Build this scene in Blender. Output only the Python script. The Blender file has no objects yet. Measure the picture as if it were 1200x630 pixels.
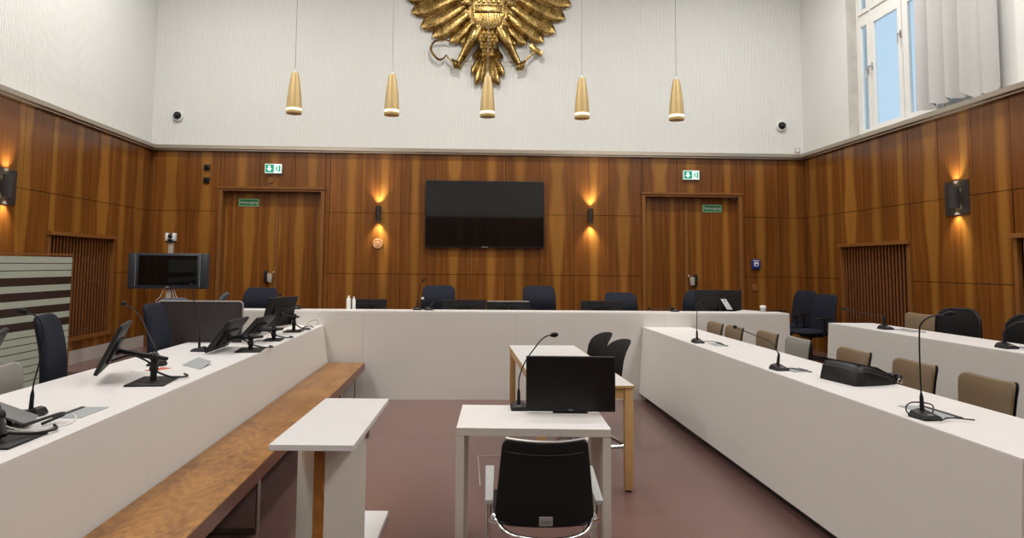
import bpy, bmesh, math, random
from mathutils import Vector, Matrix
random.seed(7)
C = bpy.context.scene.collection
SC = bpy.context.scene
PI = math.pi
R = math.radians

# ------------------------------------------------------------------ materials
MATS = {}

def nodes_of(name):
    m = bpy.data.materials.new(name)
    m.use_nodes = True
    nt = m.node_tree
    for n in list(nt.nodes):
        nt.nodes.remove(n)
    out = nt.nodes.new('ShaderNodeOutputMaterial')
    bs = nt.nodes.new('ShaderNodeBsdfPrincipled')
    nt.links.new(bs.outputs[0], out.inputs[0])
    MATS[name] = m
    return m, nt, bs, out

class G:
    """small helper for wiring math nodes"""
    def __init__(s, nt): s.nt = nt
    def _in(s, sock, v):
        if isinstance(v, (int, float)): sock.default_value = v
        else: s.nt.links.new(v, sock)
    def m(s, op, a, b=0.0, c=0.0):
        n = s.nt.nodes.new('ShaderNodeMath'); n.operation = op
        s._in(n.inputs[0], a); s._in(n.inputs[1], b); s._in(n.inputs[2], c)
        return n.outputs[0]
    def xyz(s, x, y, z):
        n = s.nt.nodes.new('ShaderNodeCombineXYZ')
        s._in(n.inputs[0], x); s._in(n.inputs[1], y); s._in(n.inputs[2], z)
        return n.outputs[0]
    def obj(s):
        t = s.nt.nodes.new('ShaderNodeTexCoord')
        x = s.nt.nodes.new('ShaderNodeSeparateXYZ')
        s.nt.links.new(t.outputs['Object'], x.inputs[0])
        return t.outputs['Object'], x.outputs[0], x.outputs[1], x.outputs[2]
    def noise(s, vec, scale=1.0, detail=3.0, rough=.5, dist=0.0):
        n = s.nt.nodes.new('ShaderNodeTexNoise')
        s.nt.links.new(vec, n.inputs['Vector'])
        n.inputs['Scale'].default_value = scale; n.inputs['Detail'].default_value = detail
        n.inputs['Roughness'].default_value = rough; n.inputs['Distortion'].default_value = dist
        return n.outputs[0]
    def white(s, v):
        n = s.nt.nodes.new('ShaderNodeTexWhiteNoise'); n.noise_dimensions = '1D'
        s._in(n.inputs['W'], v)
        return n.outputs[0]
    def smooth(s, v, a, b, lo=0.0, hi=1.0):
        n = s.nt.nodes.new('ShaderNodeMapRange'); n.interpolation_type = 'SMOOTHSTEP'
        s._in(n.inputs[0], v); s._in(n.inputs[1], a); s._in(n.inputs[2], b)
        n.inputs[3].default_value = lo; n.inputs[4].default_value = hi
        return n.outputs[0]
    def mix(s, f, a, b, mode='MIX'):
        n = s.nt.nodes.new('ShaderNodeMix'); n.data_type = 'RGBA'; n.blend_type = mode
        s._in(n.inputs[0], f)
        for k, v in ((6, a), (7, b)):
            if isinstance(v, tuple): n.inputs[k].default_value = (*v, 1)
            else: s.nt.links.new(v, n.inputs[k])
        return n.outputs[2]
    def bump(s, h, strength=.2, dist=.01):
        n = s.nt.nodes.new('ShaderNodeBump')
        n.inputs['Strength'].default_value = strength; n.inputs['Distance'].default_value = dist
        s.nt.links.new(h, n.inputs['Height'])
        return n.outputs[0]

def plain(name, col, rough=.5, metal=0.0, spec=.5, var=.06, scale=30.0, bump=0.0, bscale=200.0, coat=0.0, sheen=0.0):
    m, nt, bs, _ = nodes_of(name); g = G(nt)
    vec, x, y, z = g.obj()
    n = g.noise(vec, scale, 4)
    lo = tuple(c * (1 - var) for c in col); hi = tuple(min(1, c * (1 + var)) for c in col)
    nt.links.new(g.mix(n, lo, hi), bs.inputs['Base Color'])
    bs.inputs['Roughness'].default_value = rough
    bs.inputs['Metallic'].default_value = metal
    bs.inputs['Specular IOR Level'].default_value = spec
    bs.inputs['Coat Weight'].default_value = coat
    bs.inputs['Sheen Weight'].default_value = sheen
    if bump:
        nt.links.new(g.bump(g.noise(vec, bscale, 2), bump, .002), bs.inputs['Normal'])
    return m

def emis(name, col, strength):
    m, nt, bs, out = nodes_of(name)
    nt.nodes.remove(bs)
    e = nt.nodes.new('ShaderNodeEmission')
    e.inputs[0].default_value = (*col, 1); e.inputs[1].default_value = strength
    nt.links.new(e.outputs[0], out.inputs[0])
    return m

HEART = (.165, .055, .0095); MID = (.222, .083, .0155); SAP = (.315, .140, .025); DARK = (.112, .034, .0068)

def veneer(name, axis, off, w=.55, z_seam=2.38, gloss=.24):
    """book-matched walnut veneer: one light sapwood flame in every sheet, running vertically"""
    m, nt, bs, _ = nodes_of(name); g = G(nt)
    vec, x, y, z = g.obj()
    u = x if axis == 'x' else y
    p = g.m('DIVIDE', g.m('ADD', u, off), w)
    cell = g.m('FLOOR', p)
    fr = g.m('SUBTRACT', g.m('SUBTRACT', p, cell), .5)
    r1 = g.white(cell); r2 = g.white(g.m('ADD', cell, 31.7))
    # the flame wanders a little off the middle of the sheet
    ctr = g.m('MULTIPLY', g.m('SUBTRACT', r2, .5), .22)
    d = g.m('ABSOLUTE', g.m('SUBTRACT', fr, ctr))
    seed = g.m('MULTIPLY', cell, 3.71)
    n1 = g.noise(g.xyz(seed, g.m('MULTIPLY', z, .9), 0.0), 1.0, 1.5)
    # lens: widest near the horizontal joint, closing downwards to a point
    zc = g.m('ADD', z_seam - .22, g.m('MULTIPLY', g.m('SUBTRACT', r1, .5), .5))
    dz = g.m('SUBTRACT', z, zc)
    fall = g.m('SUBTRACT', 1.0, g.m('MULTIPLY', g.m('ABSOLUTE', dz), .95))
    lens = g.m('MAXIMUM', fall, .0)
    top = g.smooth(z, z_seam + .25, z_seam + .9, 0, 1)
    lens = g.m('MAXIMUM', lens, g.m('MULTIPLY', top, .8))
    amp = g.m('ADD', .03, g.m('MULTIPLY', g.m('MULTIPLY', r1, r1), .17))
    half = g.m('ADD', .022, g.m('MULTIPLY', g.m('MULTIPLY', lens, amp), g.m('ADD', .55, n1)))
    fine = g.noise(g.xyz(g.m('MULTIPLY', d, 55.0), g.m('MULTIPLY', z, 1.3), seed), 1.0, 4, .6)
    med = g.noise(g.xyz(g.m('MULTIPLY', d, 13.0), g.m('MULTIPLY', z, .7), g.m('ADD', seed, 9.0)), 1.0, 3, .55, .6)
    big = g.noise(g.xyz(g.m('MULTIPLY', u, 1.6), g.m('MULTIPLY', z, .6), 3.0), 1.0, 2)
    edge = g.m('ADD', half, g.m('MULTIPLY', g.m('SUBTRACT', fine, .5), .05))
    sap = g.smooth(d, edge, g.m('ADD', edge, .12), 1, 0)
    # thin second streaks along some joints
    jd = g.m('SUBTRACT', .5, g.m('ABSOLUTE', fr))
    js = g.smooth(jd, g.m('MULTIPLY', r2, .02), g.m('ADD', g.m('MULTIPLY', r2, .02), .035), .5, 0)
    sap = g.m('MAXIMUM', sap, g.m('MULTIPLY', js, g.smooth(r2, .55, .75)))
    # cathedral rings
    ring = g.m('SINE', g.m('ADD', g.m('MULTIPLY', d, 34.0), g.m('ADD', g.m('MULTIPLY', med, 16.0), g.m('MULTIPLY', z, 2.2))))
    tone = g.m('ADD', g.m('MULTIPLY', med, 1.0), g.m('MULTIPLY', ring, .045))
    heart = g.mix(g.smooth(tone, .22, .80), DARK, MID)
    heart = g.mix(g.m('MULTIPLY', fine, .5), heart, HEART)
    sapc = g.mix(g.smooth(fine, .3, .7), MID, SAP)
    sapc = g.mix(.5, sapc, SAP)
    col = g.mix(g.m('MULTIPLY', sap, .86), heart, sapc)
    shade = g.m('MULTIPLY', g.m('ADD', .74, g.m('MULTIPLY', big, .52)), g.m('ADD', .90, g.m('MULTIPLY', r2, .2)))
    col = g.mix(1.0, col, g.xyz(shade, shade, shade), 'MULTIPLY')
    nt.links.new(col, bs.inputs['Base Color'])
    bs.inputs['Roughness'].default_value = gloss
    bs.inputs['Specular IOR Level'].default_value = .34
    return m

def bench_wood(name, axis='y', k=1.0, seam=1.16):
    m, nt, bs, _ = nodes_of(name); g = G(nt)
    vec, x, y, z = g.obj()
    a, b = (y, x) if axis == 'y' else (z, x)
    cell = g.m('FLOOR', g.m('DIVIDE', a, seam))
    fa = g.m('SUBTRACT', g.m('DIVIDE', a, seam), cell)
    mirror = g.m('ABSOLUTE', g.m('SUBTRACT', fa, .5))
    half = g.m('ABSOLUTE', g.m('ADD', b, 1.355 if axis == 'y' else 0))
    w1 = g.noise(g.xyz(g.m('MULTIPLY', half, 7.0), g.m('MULTIPLY', mirror, 1.6), g.m('MULTIPLY', cell, .35)), 1.0, 3, .5, .3)
    w2 = g.noise(g.xyz(g.m('MULTIPLY', half, 26.0), g.m('MULTIPLY', mirror, 5.0), cell), 1.0, 3, .55, .5)
    # flame arcs running across the sheets
    arc = g.m('SINE', g.m('ADD', g.m('MULTIPLY', mirror, 60.0), g.m('ADD', g.m('MULTIPLY', w1, 30.0), g.m('MULTIPLY', half, -55.0))))
    fine = g.noise(g.xyz(g.m('MULTIPLY', half, 90.0), g.m('MULTIPLY', a, 9.0), cell), 1.0, 4, .65)
    curl = g.noise(g.xyz(g.m('MULTIPLY', half, 22.0), g.m('MULTIPLY', mirror, 26.0), cell), 1.0, 4, .6, 1.5)
    knot = g.smooth(g.m('ABSOLUTE', g.m('SUBTRACT', mirror, .30)), .0, .14, 1, 0)
    t = g.m('ADD', g.m('MULTIPLY', w1, .55), g.m('ADD', g.m('MULTIPLY', arc, .045), g.m('ADD', g.m('MULTIPLY', fine, .32), g.m('MULTIPLY', w2, .2))))
    t = g.m('ADD', t, g.m('MULTIPLY', g.m('MULTIPLY', g.m('SUBTRACT', curl, .5), knot), .7))
    c = g.mix(g.smooth(t, .30, .80), (.15 * k, .053 * k, .010 * k), (.40 * k, .190 * k, .046 * k))
    line = g.smooth(g.m('SUBTRACT', .5, mirror), .0, .006, .55, 1)
    c = g.mix(1.0, c, g.xyz(line, line, line), 'MULTIPLY')
    nt.links.new(c, bs.inputs['Base Color'])
    bs.inputs['Roughness'].default_value = .3; bs.inputs['Specular IOR Level'].default_value = .3
    return m

plain('rib_white', (.70, .705, .68), .75, spec=.2, var=.02, scale=2)
plain('plaster', (.725, .725, .70), .8, spec=.2, var=.025, scale=3)
plain('stone', (.50, .48, .44), .8, var=.22, scale=7, bump=.2, bscale=60)
plain('ceiling_white', (.8, .79, .77), .85, var=.02)
plain('skirting_gray', (.46, .42, .385), .6, var=.05, scale=4)
plain('laminate_white', (.74, .72, .71), .32, spec=.4, var=.02, scale=6)
plain('laminate_warm', (.645, .62, .585), .38, spec=.4, var=.02, scale=3)
plain('laminate_taupe', (.57, .53, .475), .38, spec=.4, var=.02, scale=3)
plain('stripe_dark', (.030, .014, .009), .4)
plain('table_white', (.66, .66, .66), .28, spec=.45, var=.015, scale=5)
plain('edge_gray', (.30, .28, .265), .5)
plain('toe_dark', (.022, .018, .017), .6)
plain('black_plastic', (.009, .009, .0095), .42, spec=.28, var=.1)
plain('black_satin', (.012, .0115, .012), .5, spec=.25, var=.15, scale=60)
plain('gray_plastic', (.20, .20, .205), .45)
plain('silver_gray', (.36, .36, .36), .4, metal=.4)
plain('bezel_blue', (.030, .038, .050), .35, var=.08)
plain('arm_gray', (.33, .33, .32), .5)
plain('navy_fabric', (.0155, .018, .028), .85, spec=.15, var=.25, scale=120, bump=.35, bscale=700)
plain('blue_fabric', (.05, .058, .08), .85, spec=.25, var=.2, scale=120, bump=.3, bscale=700, sheen=.2)
plain('taupe_fabric', (.18, .125, .073), .9, spec=.2, var=.18, scale=140, bump=.35, bscale=800, sheen=.1)
plain('gray_fabric', (.25, .235, .215), .8, spec=.25, var=.1, scale=140, bump=.2, bscale=800)
plain('leather', (.008, .009, .0105), .42, spec=.35, var=.3, scale=40, bump=.4, bscale=160)
plain('thread', (.05, .05, .052), .7)
plain('mesh_black', (.008, .008, .008), .65, spec=.2, var=.3, scale=400, bump=.5, bscale=900)
plain('chrome', (.72, .72, .74), .14, metal=1.0, var=.02)
plain('steel', (.50, .49, .48), .3, metal=1.0, var=.05)
plain('dark_metal', (.035, .030, .028), .42, metal=.3, var=.1)
plain('brass_satin', (.53, .385, .175), .42, metal=.35, var=.04, scale=40)
plain('cornice_metal', (.44, .385, .32), .28, metal=.85, var=.05, scale=4)
plain('screen_panel', (.029, .022, .0225), .5, var=.08, scale=50)
plain('beech', (.50, .30, .12), .4, var=.15, scale=14)
plain('walnut_frame', (.205, .080, .018), .45, spec=.3, var=.3, scale=16)
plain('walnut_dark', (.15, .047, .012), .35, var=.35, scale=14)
plain('walnut_slat', (.19, .066, .018), .42, var=.5, scale=11)
plain('grille_dark', (.018, .009, .006), .8)
plain('frame_white', (.74, .73, .70), .4, var=.03)
plain('curtain', (.47, .465, .455), .9, spec=.1, var=.04, scale=12, bump=.2, bscale=500)
plain('frost', (.40, .44, .36), .35, var=.04, scale=8)
plain('sign_green', (.015, .17, .05), .35, var=.03)
plain('sign_rim', (.25, .55, .30), .4)
plain('white_plastic', (.72, .72, .70), .4)
plain('blue_plastic', (.012, .03, .20), .35)
plain('paper_white', (.78, .77, .75), .8, var=.02)
plain('paper_red', (.50, .10, .06), .7)
plain('flap_gray', (.36, .385, .40), .42, metal=.2, var=.04)
plain('red_dark', (.10, .02, .015), .5)
plain('pale_wood', (.45, .23, .10), .45, var=.15, scale=25)
plain('hatch_line', (.36, .30, .27), .5)
plain('duct_tan', (.46, .40, .34), .5)
veneer('veneer_back', 'x', 100 * .55 - .09 + .55 * 3)
veneer('veneer_left', 'y', 55.0 - .51)
veneer('veneer_right', 'y', 55.0 - .58)
veneer('veneer_door', 'x', 100.02, .40, 2.1)
bench_wood('bench_wood'); bench_wood('strip_wood', 'z', 1.3)
emis('sign_glow', (.85, 1.0, .93), 1.15)
emis('sign_green_glow', (.03, .42, .22), .9)
emis('lamp_glow', (1.0, .84, .50), 3.0)
emis('warm_glow', (1.0, .72, .36), 14.0)

def screen_mat():
    m, nt, bs, _ = nodes_of('screen'); g = G(nt)
    vec, *_ = g.obj()
    nt.links.new(g.mix(g.noise(vec, 3), (.0035, .0037, .004), (.005, .005, .0055)), bs.inputs['Base Color'])
    bs.inputs['Roughness'].default_value = .04; bs.inputs['Specular IOR Level'].default_value = .5
screen_mat()

def matte_screen():
    m, nt, bs, _ = nodes_of('screen_matte'); g = G(nt)
    vec, *_ = g.obj()
    nt.links.new(g.mix(g.noise(vec, 3), (.004, .004, .0045), (.006, .006, .006)), bs.inputs['Base Color'])
    bs.inputs['Roughness'].default_value = .35; bs.inputs['Specular IOR Level'].default_value = .35
matte_screen()

def floor_mat():
    m, nt, bs, _ = nodes_of('linoleum'); g = G(nt)
    vec, x, y, z = g.obj()
    n = g.noise(vec, 1.2, 5); f = g.noise(vec, 70, 3)
    c = g.mix(g.m('ADD', g.m('MULTIPLY', n, .6), g.m('MULTIPLY', f, .4)), (.150, .084, .074), (.160, .091, .081))
    nt.links.new(c, bs.inputs['Base Color'])
    nt.links.new(g.m('ADD', .25, g.m('MULTIPLY', n, .03)), bs.inputs['Roughness'])
    bs.inputs['Specular IOR Level'].default_value = .5
floor_mat()

def gold_mat():
    m, nt, bs, _ = nodes_of('gold'); g = G(nt)
    vec, x, y, z = g.obj()
    n = g.noise(vec, 9, 5); f = g.noise(vec, 55, 4, .65)
    c = g.mix(g.smooth(g.m('ADD', g.m('MULTIPLY', n, .5), g.m('MULTIPLY', f, .5)), .35, .65), (.14, .08, .021), (.56, .39, .145))
    nt.links.new(c, bs.inputs['Base Color'])
    bs.inputs['Metallic'].default_value = 1.0
    nt.links.new(g.m('ADD', .16, g.m('MULTIPLY', f, .26)), bs.inputs['Roughness'])
    nt.links.new(g.bump(f, .22, .010), bs.inputs['Normal'])
gold_mat()

def glass_mat():
    m, nt, bs, out = nodes_of('window_glass'); nt.nodes.remove(bs); g = G(nt)
    tr = nt.nodes.new('ShaderNodeBsdfTransparent'); gl = nt.nodes.new('ShaderNodeBsdfGlossy'); mx = nt.nodes.new('ShaderNodeMixShader')
    tr.inputs[0].default_value = (.93, .96, .98, 1); gl.inputs['Roughness'].default_value = .05
    mx.inputs[0].default_value = .05
    nt.links.new(tr.outputs[0], mx.inputs[1]); nt.links.new(gl.outputs[0], mx.inputs[2])
    nt.links.new(mx.outputs[0], out.inputs[0])
glass_mat()

# ------------------------------------------------------------------ mesh helpers
class MB:
    def __init__(s): s.bm = bmesh.new()
    def box(s, x0, x1, y0, y1, z0, z1, bev=0.0, rot=None, seg=2):
        ret = bmesh.ops.create_cube(s.bm, size=1.0)
        vs = ret['verts']
        for v in vs:
            v.co = Vector(((x0 + x1) / 2 + v.co.x * (x1 - x0), (y0 + y1) / 2 + v.co.y * (y1 - y0), (z0 + z1) / 2 + v.co.z * (z1 - z0)))
        if bev:
            es = list({e for v in vs for e in v.link_edges})
            r = bmesh.ops.bevel(s.bm, geom=es, offset=bev, segments=seg, profile=.5, affect='EDGES')
            vs = list({v for f in r['faces'] for v in f.verts} | {v for v in vs if v.is_valid})
        if rot is not None:
            for v in vs: v.co = rot @ v.co
        return s
    def poly(s, pts, h0, h1, axis='z', bev=0.0, M=None):
        """extrude a 2D outline between h0 and h1 along axis"""
        def P(a, b, h):
            v = {'z': Vector((a, b, h)), 'y': Vector((a, h, b)), 'x': Vector((h, a, b))}[axis]
            return M @ v if M is not None else v
        lo = [s.bm.verts.new(P(a, b, h0)) for a, b in pts]
        hi = [s.bm.verts.new(P(a, b, h1)) for a, b in pts]
        n = len(pts)
        fs = [s.bm.faces.new(lo[::-1]), s.bm.faces.new(hi)]
        for i in range(n):
            fs.append(s.bm.faces.new((lo[i], lo[(i + 1) % n], hi[(i + 1) % n], hi[i])))
        if bev:
            es = list({e for f in fs for e in f.edges})
            bmesh.ops.bevel(s.bm, geom=es, offset=bev, segments=2, profile=.5, affect='EDGES')
        return s
    def hexa(s, c, bev=0.0):
        """8 corners: bottom four in order then top four"""
        v = [s.bm.verts.new(Vector(p)) for p in c]
        fs = [s.bm.faces.new([v[i] for i in q]) for q in ((3, 2, 1, 0), (4, 5, 6, 7), (0, 1, 5, 4), (1, 2, 6, 5), (2, 3, 7, 6), (3, 0, 4, 7))]
        if bev:
            es = list({e for f in fs for e in f.edges})
            bmesh.ops.bevel(s.bm, geom=es, offset=bev, segments=2, profile=.5, affect='EDGES')
        return s
    def rings(s, rings, cap=True, closed=False):
        vr = [[s.bm.verts.new(Vector(p)) for p in r] for r in rings]
        n = len(vr[0])
        prs = list(zip(vr[:-1], vr[1:])) + ([(vr[-1], vr[0])] if closed else [])
        for a, b in prs:
            for i in range(n):
                s.bm.faces.new((a[i], a[(i + 1) % n], b[(i + 1) % n], b[i]))
        if cap and not closed:
            s.bm.faces.new(vr[0][::-1]); s.bm.faces.new(vr[-1])
        return s
    def tube(s, pts, r, seg=8, radii=None, closed=False, flat=1.0):
        pts = [Vector(p) for p in pts]
        n = len(pts); rg = []
        t0 = (pts[1] - pts[0]).normalized()
        up = Vector((0, 0, 1)) if abs(t0.z) < .9 else Vector((1, 0, 0))
        nx = t0.cross(up).normalized()
        for i, p in enumerate(pts):
            a = pts[i - 1] if (i > 0 or closed) else pts[0]
            b = pts[(i + 1) % n] if (i < n - 1 or closed) else pts[-1]
            t = (b - a).normalized()
            nx = (nx - t * nx.dot(t))
            nx = nx.normalized() if nx.length > 1e-6 else t.orthogonal().normalized()
            ny = t.cross(nx)
            rr = radii[i] if radii else r
            rg.append([p + nx * (math.cos(2 * PI * k / seg) * rr) + ny * (math.sin(2 * PI * k / seg) * rr * flat) for k in range(seg)])
        return s.rings(rg, closed=closed)
    def lathe(s, prof, c=(0, 0, 0), seg=24, M=None, cap=True):
        c = Vector(c); rg = []
        for r, z in prof:
            ring = []
            for k in range(seg):
                v = Vector((math.cos(2 * PI * k / seg) * r, math.sin(2 * PI * k / seg) * r, z))
                ring.append(c + (M @ v if M is not None else v))
            rg.append(ring)
        return s.rings(rg, cap=cap)
    def ball(s, c, r, sx=1, sy=1, sz=1, M=None, seg=14):
        ret = bmesh.ops.create_uvsphere(s.bm, u_segments=seg, v_segments=max(6, seg // 2 + 1), radius=1.0)
        for v in ret['verts']:
            q = Vector((v.co.x * r * sx, v.co.y * r * sy, v.co.z * r * sz))
            v.co = (M @ q if M is not None else q) + Vector(c)
        return s
    def pad(s, w, h, t, rad=.06, taper=0.0, bend=None, M=None, dome=.35, k=7):
        """upholstered cushion: rounded outline in x/z, soft edge, thickness t along y"""
        out = []
        hw = w / 2; rad = min(rad, hw * .98, h * .49)
        cs = [(hw - rad, rad, -PI / 2), (hw - rad, h - rad, 0), (-hw + rad, h - rad, PI / 2), (-hw + rad, rad, PI)]
        for ci, (cx, cz, a0) in enumerate(cs):
            for j in range(6):
                a = a0 + (PI / 2) * j / 5
                out.append((cx + rad * math.cos(a), cz + rad * math.sin(a)))
            nx, nz, na = cs[(ci + 1) % 4]
            e0 = out[-1]; e1 = (nx + rad * math.cos(na), nz + rad * math.sin(na))
            for j in range(1, k):
                out.append((e0[0] + (e1[0] - e0[0]) * j / k, e0[1] + (e1[1] - e0[1]) * j / k))
        e = min(t * .5, .03)
        prof = [(0.0, 0.0), (.25, .60), (.6, .90), (1.0, 1.0)]
        def ring(inset, y, sc=1.0):
            o = []
            fx = max(.05, 1 - inset / hw) * sc; fz = max(.05, 1 - inset / (h / 2)) * sc
            for (px, pz) in out:
                q = Vector((px * fx, y, h / 2 + (pz - h / 2) * fz))
                q.x *= 1 + taper * (q.z / h - .5) * 2
                if bend: q.y += bend(q.x, q.z)
                o.append(M @ q if M is not None else q)
            return o
        he = t / 2 * (1 - dome)
        front = [ring(e * a, -(he * b)) for a, b in prof] + [ring(e, -(he + (t / 2 - he) * d), sc) for sc, d in ((.8, .5), (.5, .85), (.18, 1.0))]
        back = [ring(e * a, he * b) for a, b in prof[1:]] + [ring(e, he + (t / 2 - he) * d, sc) for sc, d in ((.8, .5), (.5, .85), (.18, 1.0))]
        return s.rings(front[::-1] + back)
    def build(s, name, mat, parent=None, smooth=40, kind=None):
        bmesh.ops.recalc_face_normals(s.bm, faces=s.bm.faces[:])
        me = bpy.data.meshes.new(name)
        s.bm.to_mesh(me); s.bm.free()
        if smooth:
            me.polygons.foreach_set('use_smooth', [True] * len(me.polygons))
            me.set_sharp_from_angle(angle=R(smooth))
        me.materials.append(MATS[mat])
        o = bpy.data.objects.new(name, me)
        C.objects.link(o)
        if parent: o.parent = parent
        if kind: o['kind'] = kind
        return o

def catmull(pts, n=6):
    P = [Vector(p) for p in pts]
    P = [P[0] * 2 - P[1]] + P + [P[-1] * 2 - P[-2]]
    out = []
    for i in range(1, len(P) - 2):
        a, b, c, d = P[i - 1:i + 3]
        for j in range(n):
            t = j / n
            out.append(.5 * ((2 * b) + (c - a) * t + (2 * a - 5 * b + 4 * c - d) * t * t + (3 * b - a - 3 * c + d) * t ** 3))
    out.append(P[-2])
    return out

def thing(name, label, cat, loc=(0, 0, 0), rz=0.0, group=None):
    o = bpy.data.objects.new(name, None); C.objects.link(o)
    o.empty_display_size = .1
    o.location = loc; o.rotation_euler = (0, 0, rz)
    return tag(o, label, cat, group)

def tag(o, label, cat, group=None):
    o['label'] = label; o['category'] = cat; o['kind'] = 'thing'
    if group: o['group'] = group
    return o

def copy_tree(src, name_parent=None):
    c = src.copy(); C.objects.link(c)
    if name_parent is not None: c.parent = name_parent
    for ch in list(src.children):
        copy_tree(ch, c)
    return c

def dup(src, label, loc, rz=0.0, group=None):
    c = copy_tree(src)
    c.location = loc; c.rotation_euler = (0, 0, rz)
    c['label'] = label
    if group: c['group'] = group
    return c

def text(name, body, size, mat, parent, loc, rot, ext=.0006):
    cu = bpy.data.curves.new(name, 'FONT'); cu.body = body; cu.size = size; cu.extrude = ext
    cu.align_x = 'CENTER'; cu.align_y = 'CENTER'
    cu.materials.append(MATS[mat])
    tmp = bpy.data.objects.new(name + '_outline', cu); C.objects.link(tmp)
    bpy.context.view_layer.update()
    me = bpy.data.meshes.new_from_object(tmp.evaluated_get(bpy.context.evaluated_depsgraph_get()))
    bpy.data.objects.remove(tmp); bpy.data.curves.remove(cu)
    o = bpy.data.objects.new(name, me); C.objects.link(o)
    if not me.materials: me.materials.append(MATS[mat])
    o.parent = parent; o.location = loc; o.rotation_euler = rot
    return o

def struct(o, label=None):
    o['kind'] = 'structure'
    if label: o['label'] = label
    return o

# ------------------------------------------------------------------ the room
XL, XR, YB, YF, ZC = -4.89, 5.47, 11.0, -4.0, 6.6
Z0, Z1, S1, S2 = 3.33, 3.40, 2.38, 1.43         # cornice bottom / top, the two horizontal joints
DAIS = .15; DAIS2 = .30

b = MB().box(XL - .3, XR + .4, YF - .3, YB + .3, -.2, 0)
struct(b.build('floor', 'linoleum', smooth=0))
# raised floor: side platforms one step up, judges' dais two steps up
b = MB()
b.box(XL, -1.70, YF, 8.46, .0, DAIS)
b.box(2.22, XR, YF, 8.46, .0, DAIS)
b.box(3.80, XR, YF, 8.46, DAIS, DAIS2)
b.box(XL, XR, 8.46, YB, .0, DAIS2)
struct(b.build('floor_platform', 'linoleum', smooth=0))
struct(MB().box(XL - .3, XR + .5, YF - .3, YB + .3, ZC, ZC + .2).build('ceiling', 'ceiling_white', smooth=0))

def rib_wall(name, axis, a0, a1, face, back, z0, z1, sgn, pitch=.036, depth=.006, groove=.010):
    """white acoustic wall with fine vertical ribs; face = plane of the ribs, sgn = room-facing direction"""
    m = MB(); bm = m.bm
    prof = []
    n = int((a1 - a0) / pitch)
    pitch = (a1 - a0) / n
    for i in range(n):
        a = a0 + i * pitch
        prof += [(a, 0), (a + pitch - groove, 0), (a + pitch - groove + .002, depth), (a + pitch - .002, depth)]
    prof.append((a1, 0))
    def P(a, d, z):
        return Vector((a, face - sgn * d, z)) if axis == 'x' else Vector((face - sgn * d, a, z))
    lo = [bm.verts.new(P(a, d, z0)) for a, d in prof]; hi = [bm.verts.new(P(a, d, z1)) for a, d in prof]
    for i in range(len(prof) - 1):
        bm.faces.new((lo[i], lo[i + 1], hi[i + 1], hi[i]))
    # backing slab
    if axis == 'x': m.box(a0, a1, min(face - sgn * .02, back), max(face - sgn * .02, back), z0, z1)
    else: m.box(min(face - sgn * .02, back), max(face - sgn * .02, back), a0, a1 + .25, z0, z1)
    return struct(m.build(name, 'rib_white', smooth=0))

def panelling(name, parent, mat, axis, face, sgn, a0, a1, joints, rows, holes=()):
    """veneer sheets with shadow gaps over a dark backing; holes = (a0,a1,z0,z1) left open"""
    m = MB()
    g = .0036
    js = [a0] + [j for j in joints if a0 + .02 < j < a1 - .02] + [a1]
    def put(p0, p1, q0, q1):
        if p1 - p0 < .012 or q1 - q0 < .012: return
        f0, f1 = face, face - sgn * .018
        if axis == 'x': m.box(p0 + g, p1 - g, min(f0, f1), max(f0, f1), q0 + g, q1 - g)
        else: m.box(min(f0, f1), max(f0, f1), p0 + g, p1 - g, q0 + g, q1 - g)
    for p0, p1 in zip(js[:-1], js[1:]):
        for q0, q1 in zip(rows[:-1], rows[1:]):
            rect = [(p0, p1, q0, q1)]
            for h0, h1, k0, k1 in holes:
                nxt = []
                for (a, b_, c, d) in rect:
                    if b_ <= h0 or a >= h1 or d <= k0 or c >= k1: nxt.append((a, b_, c, d)); continue
                    if a < h0: nxt.append((a, h0, c, d))
                    if b_ > h1: nxt.append((h1, b_, c, d))
                    lo, hi = max(a, h0), min(b_, h1)
                    if c < k0: nxt.append((lo, hi, c, k0))
                    if d > k1: nxt.append((lo, hi, k1, d))
                rect = nxt
            for rc in rect: put(*rc)
    o = m.build(name, mat, parent, smooth=0)
    return o

D1 = (-3.82, -2.19, DAIS2, 2.755); D2 = (2.815, 4.43, DAIS2, 2.75)    # door openings incl. frame
wb = rib_wall('wall_back', 'x', XL, XR, YB, YB + .25, Z0 + .03, ZC, -1)
m = MB()
m.box(XL, D1[0], YB + .02, YB + .25, 0, Z0 + .03); m.box(D1[1], D2[0], YB + .02, YB + .25, 0, Z0 + .03); m.box(D2[1], XR, YB + .02, YB + .25, 0, Z0 + .03)
m.box(D1[0], D1[1], YB + .02, YB + .25, D1[3], Z0 + .03); m.box(D2[0], D2[1], YB + .02, YB + .25, D2[3], Z0 + .03)
m.build('backing', 'grille_dark', wb, smooth=0)
panelling('wood_panelling', wb, 'veneer_back', 'x', YB, -1, XL, XR, [.09 + .55 * k for k in range(-12, 12)], [0, S2, S1, Z0 + .02], [D1, D2])

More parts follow.
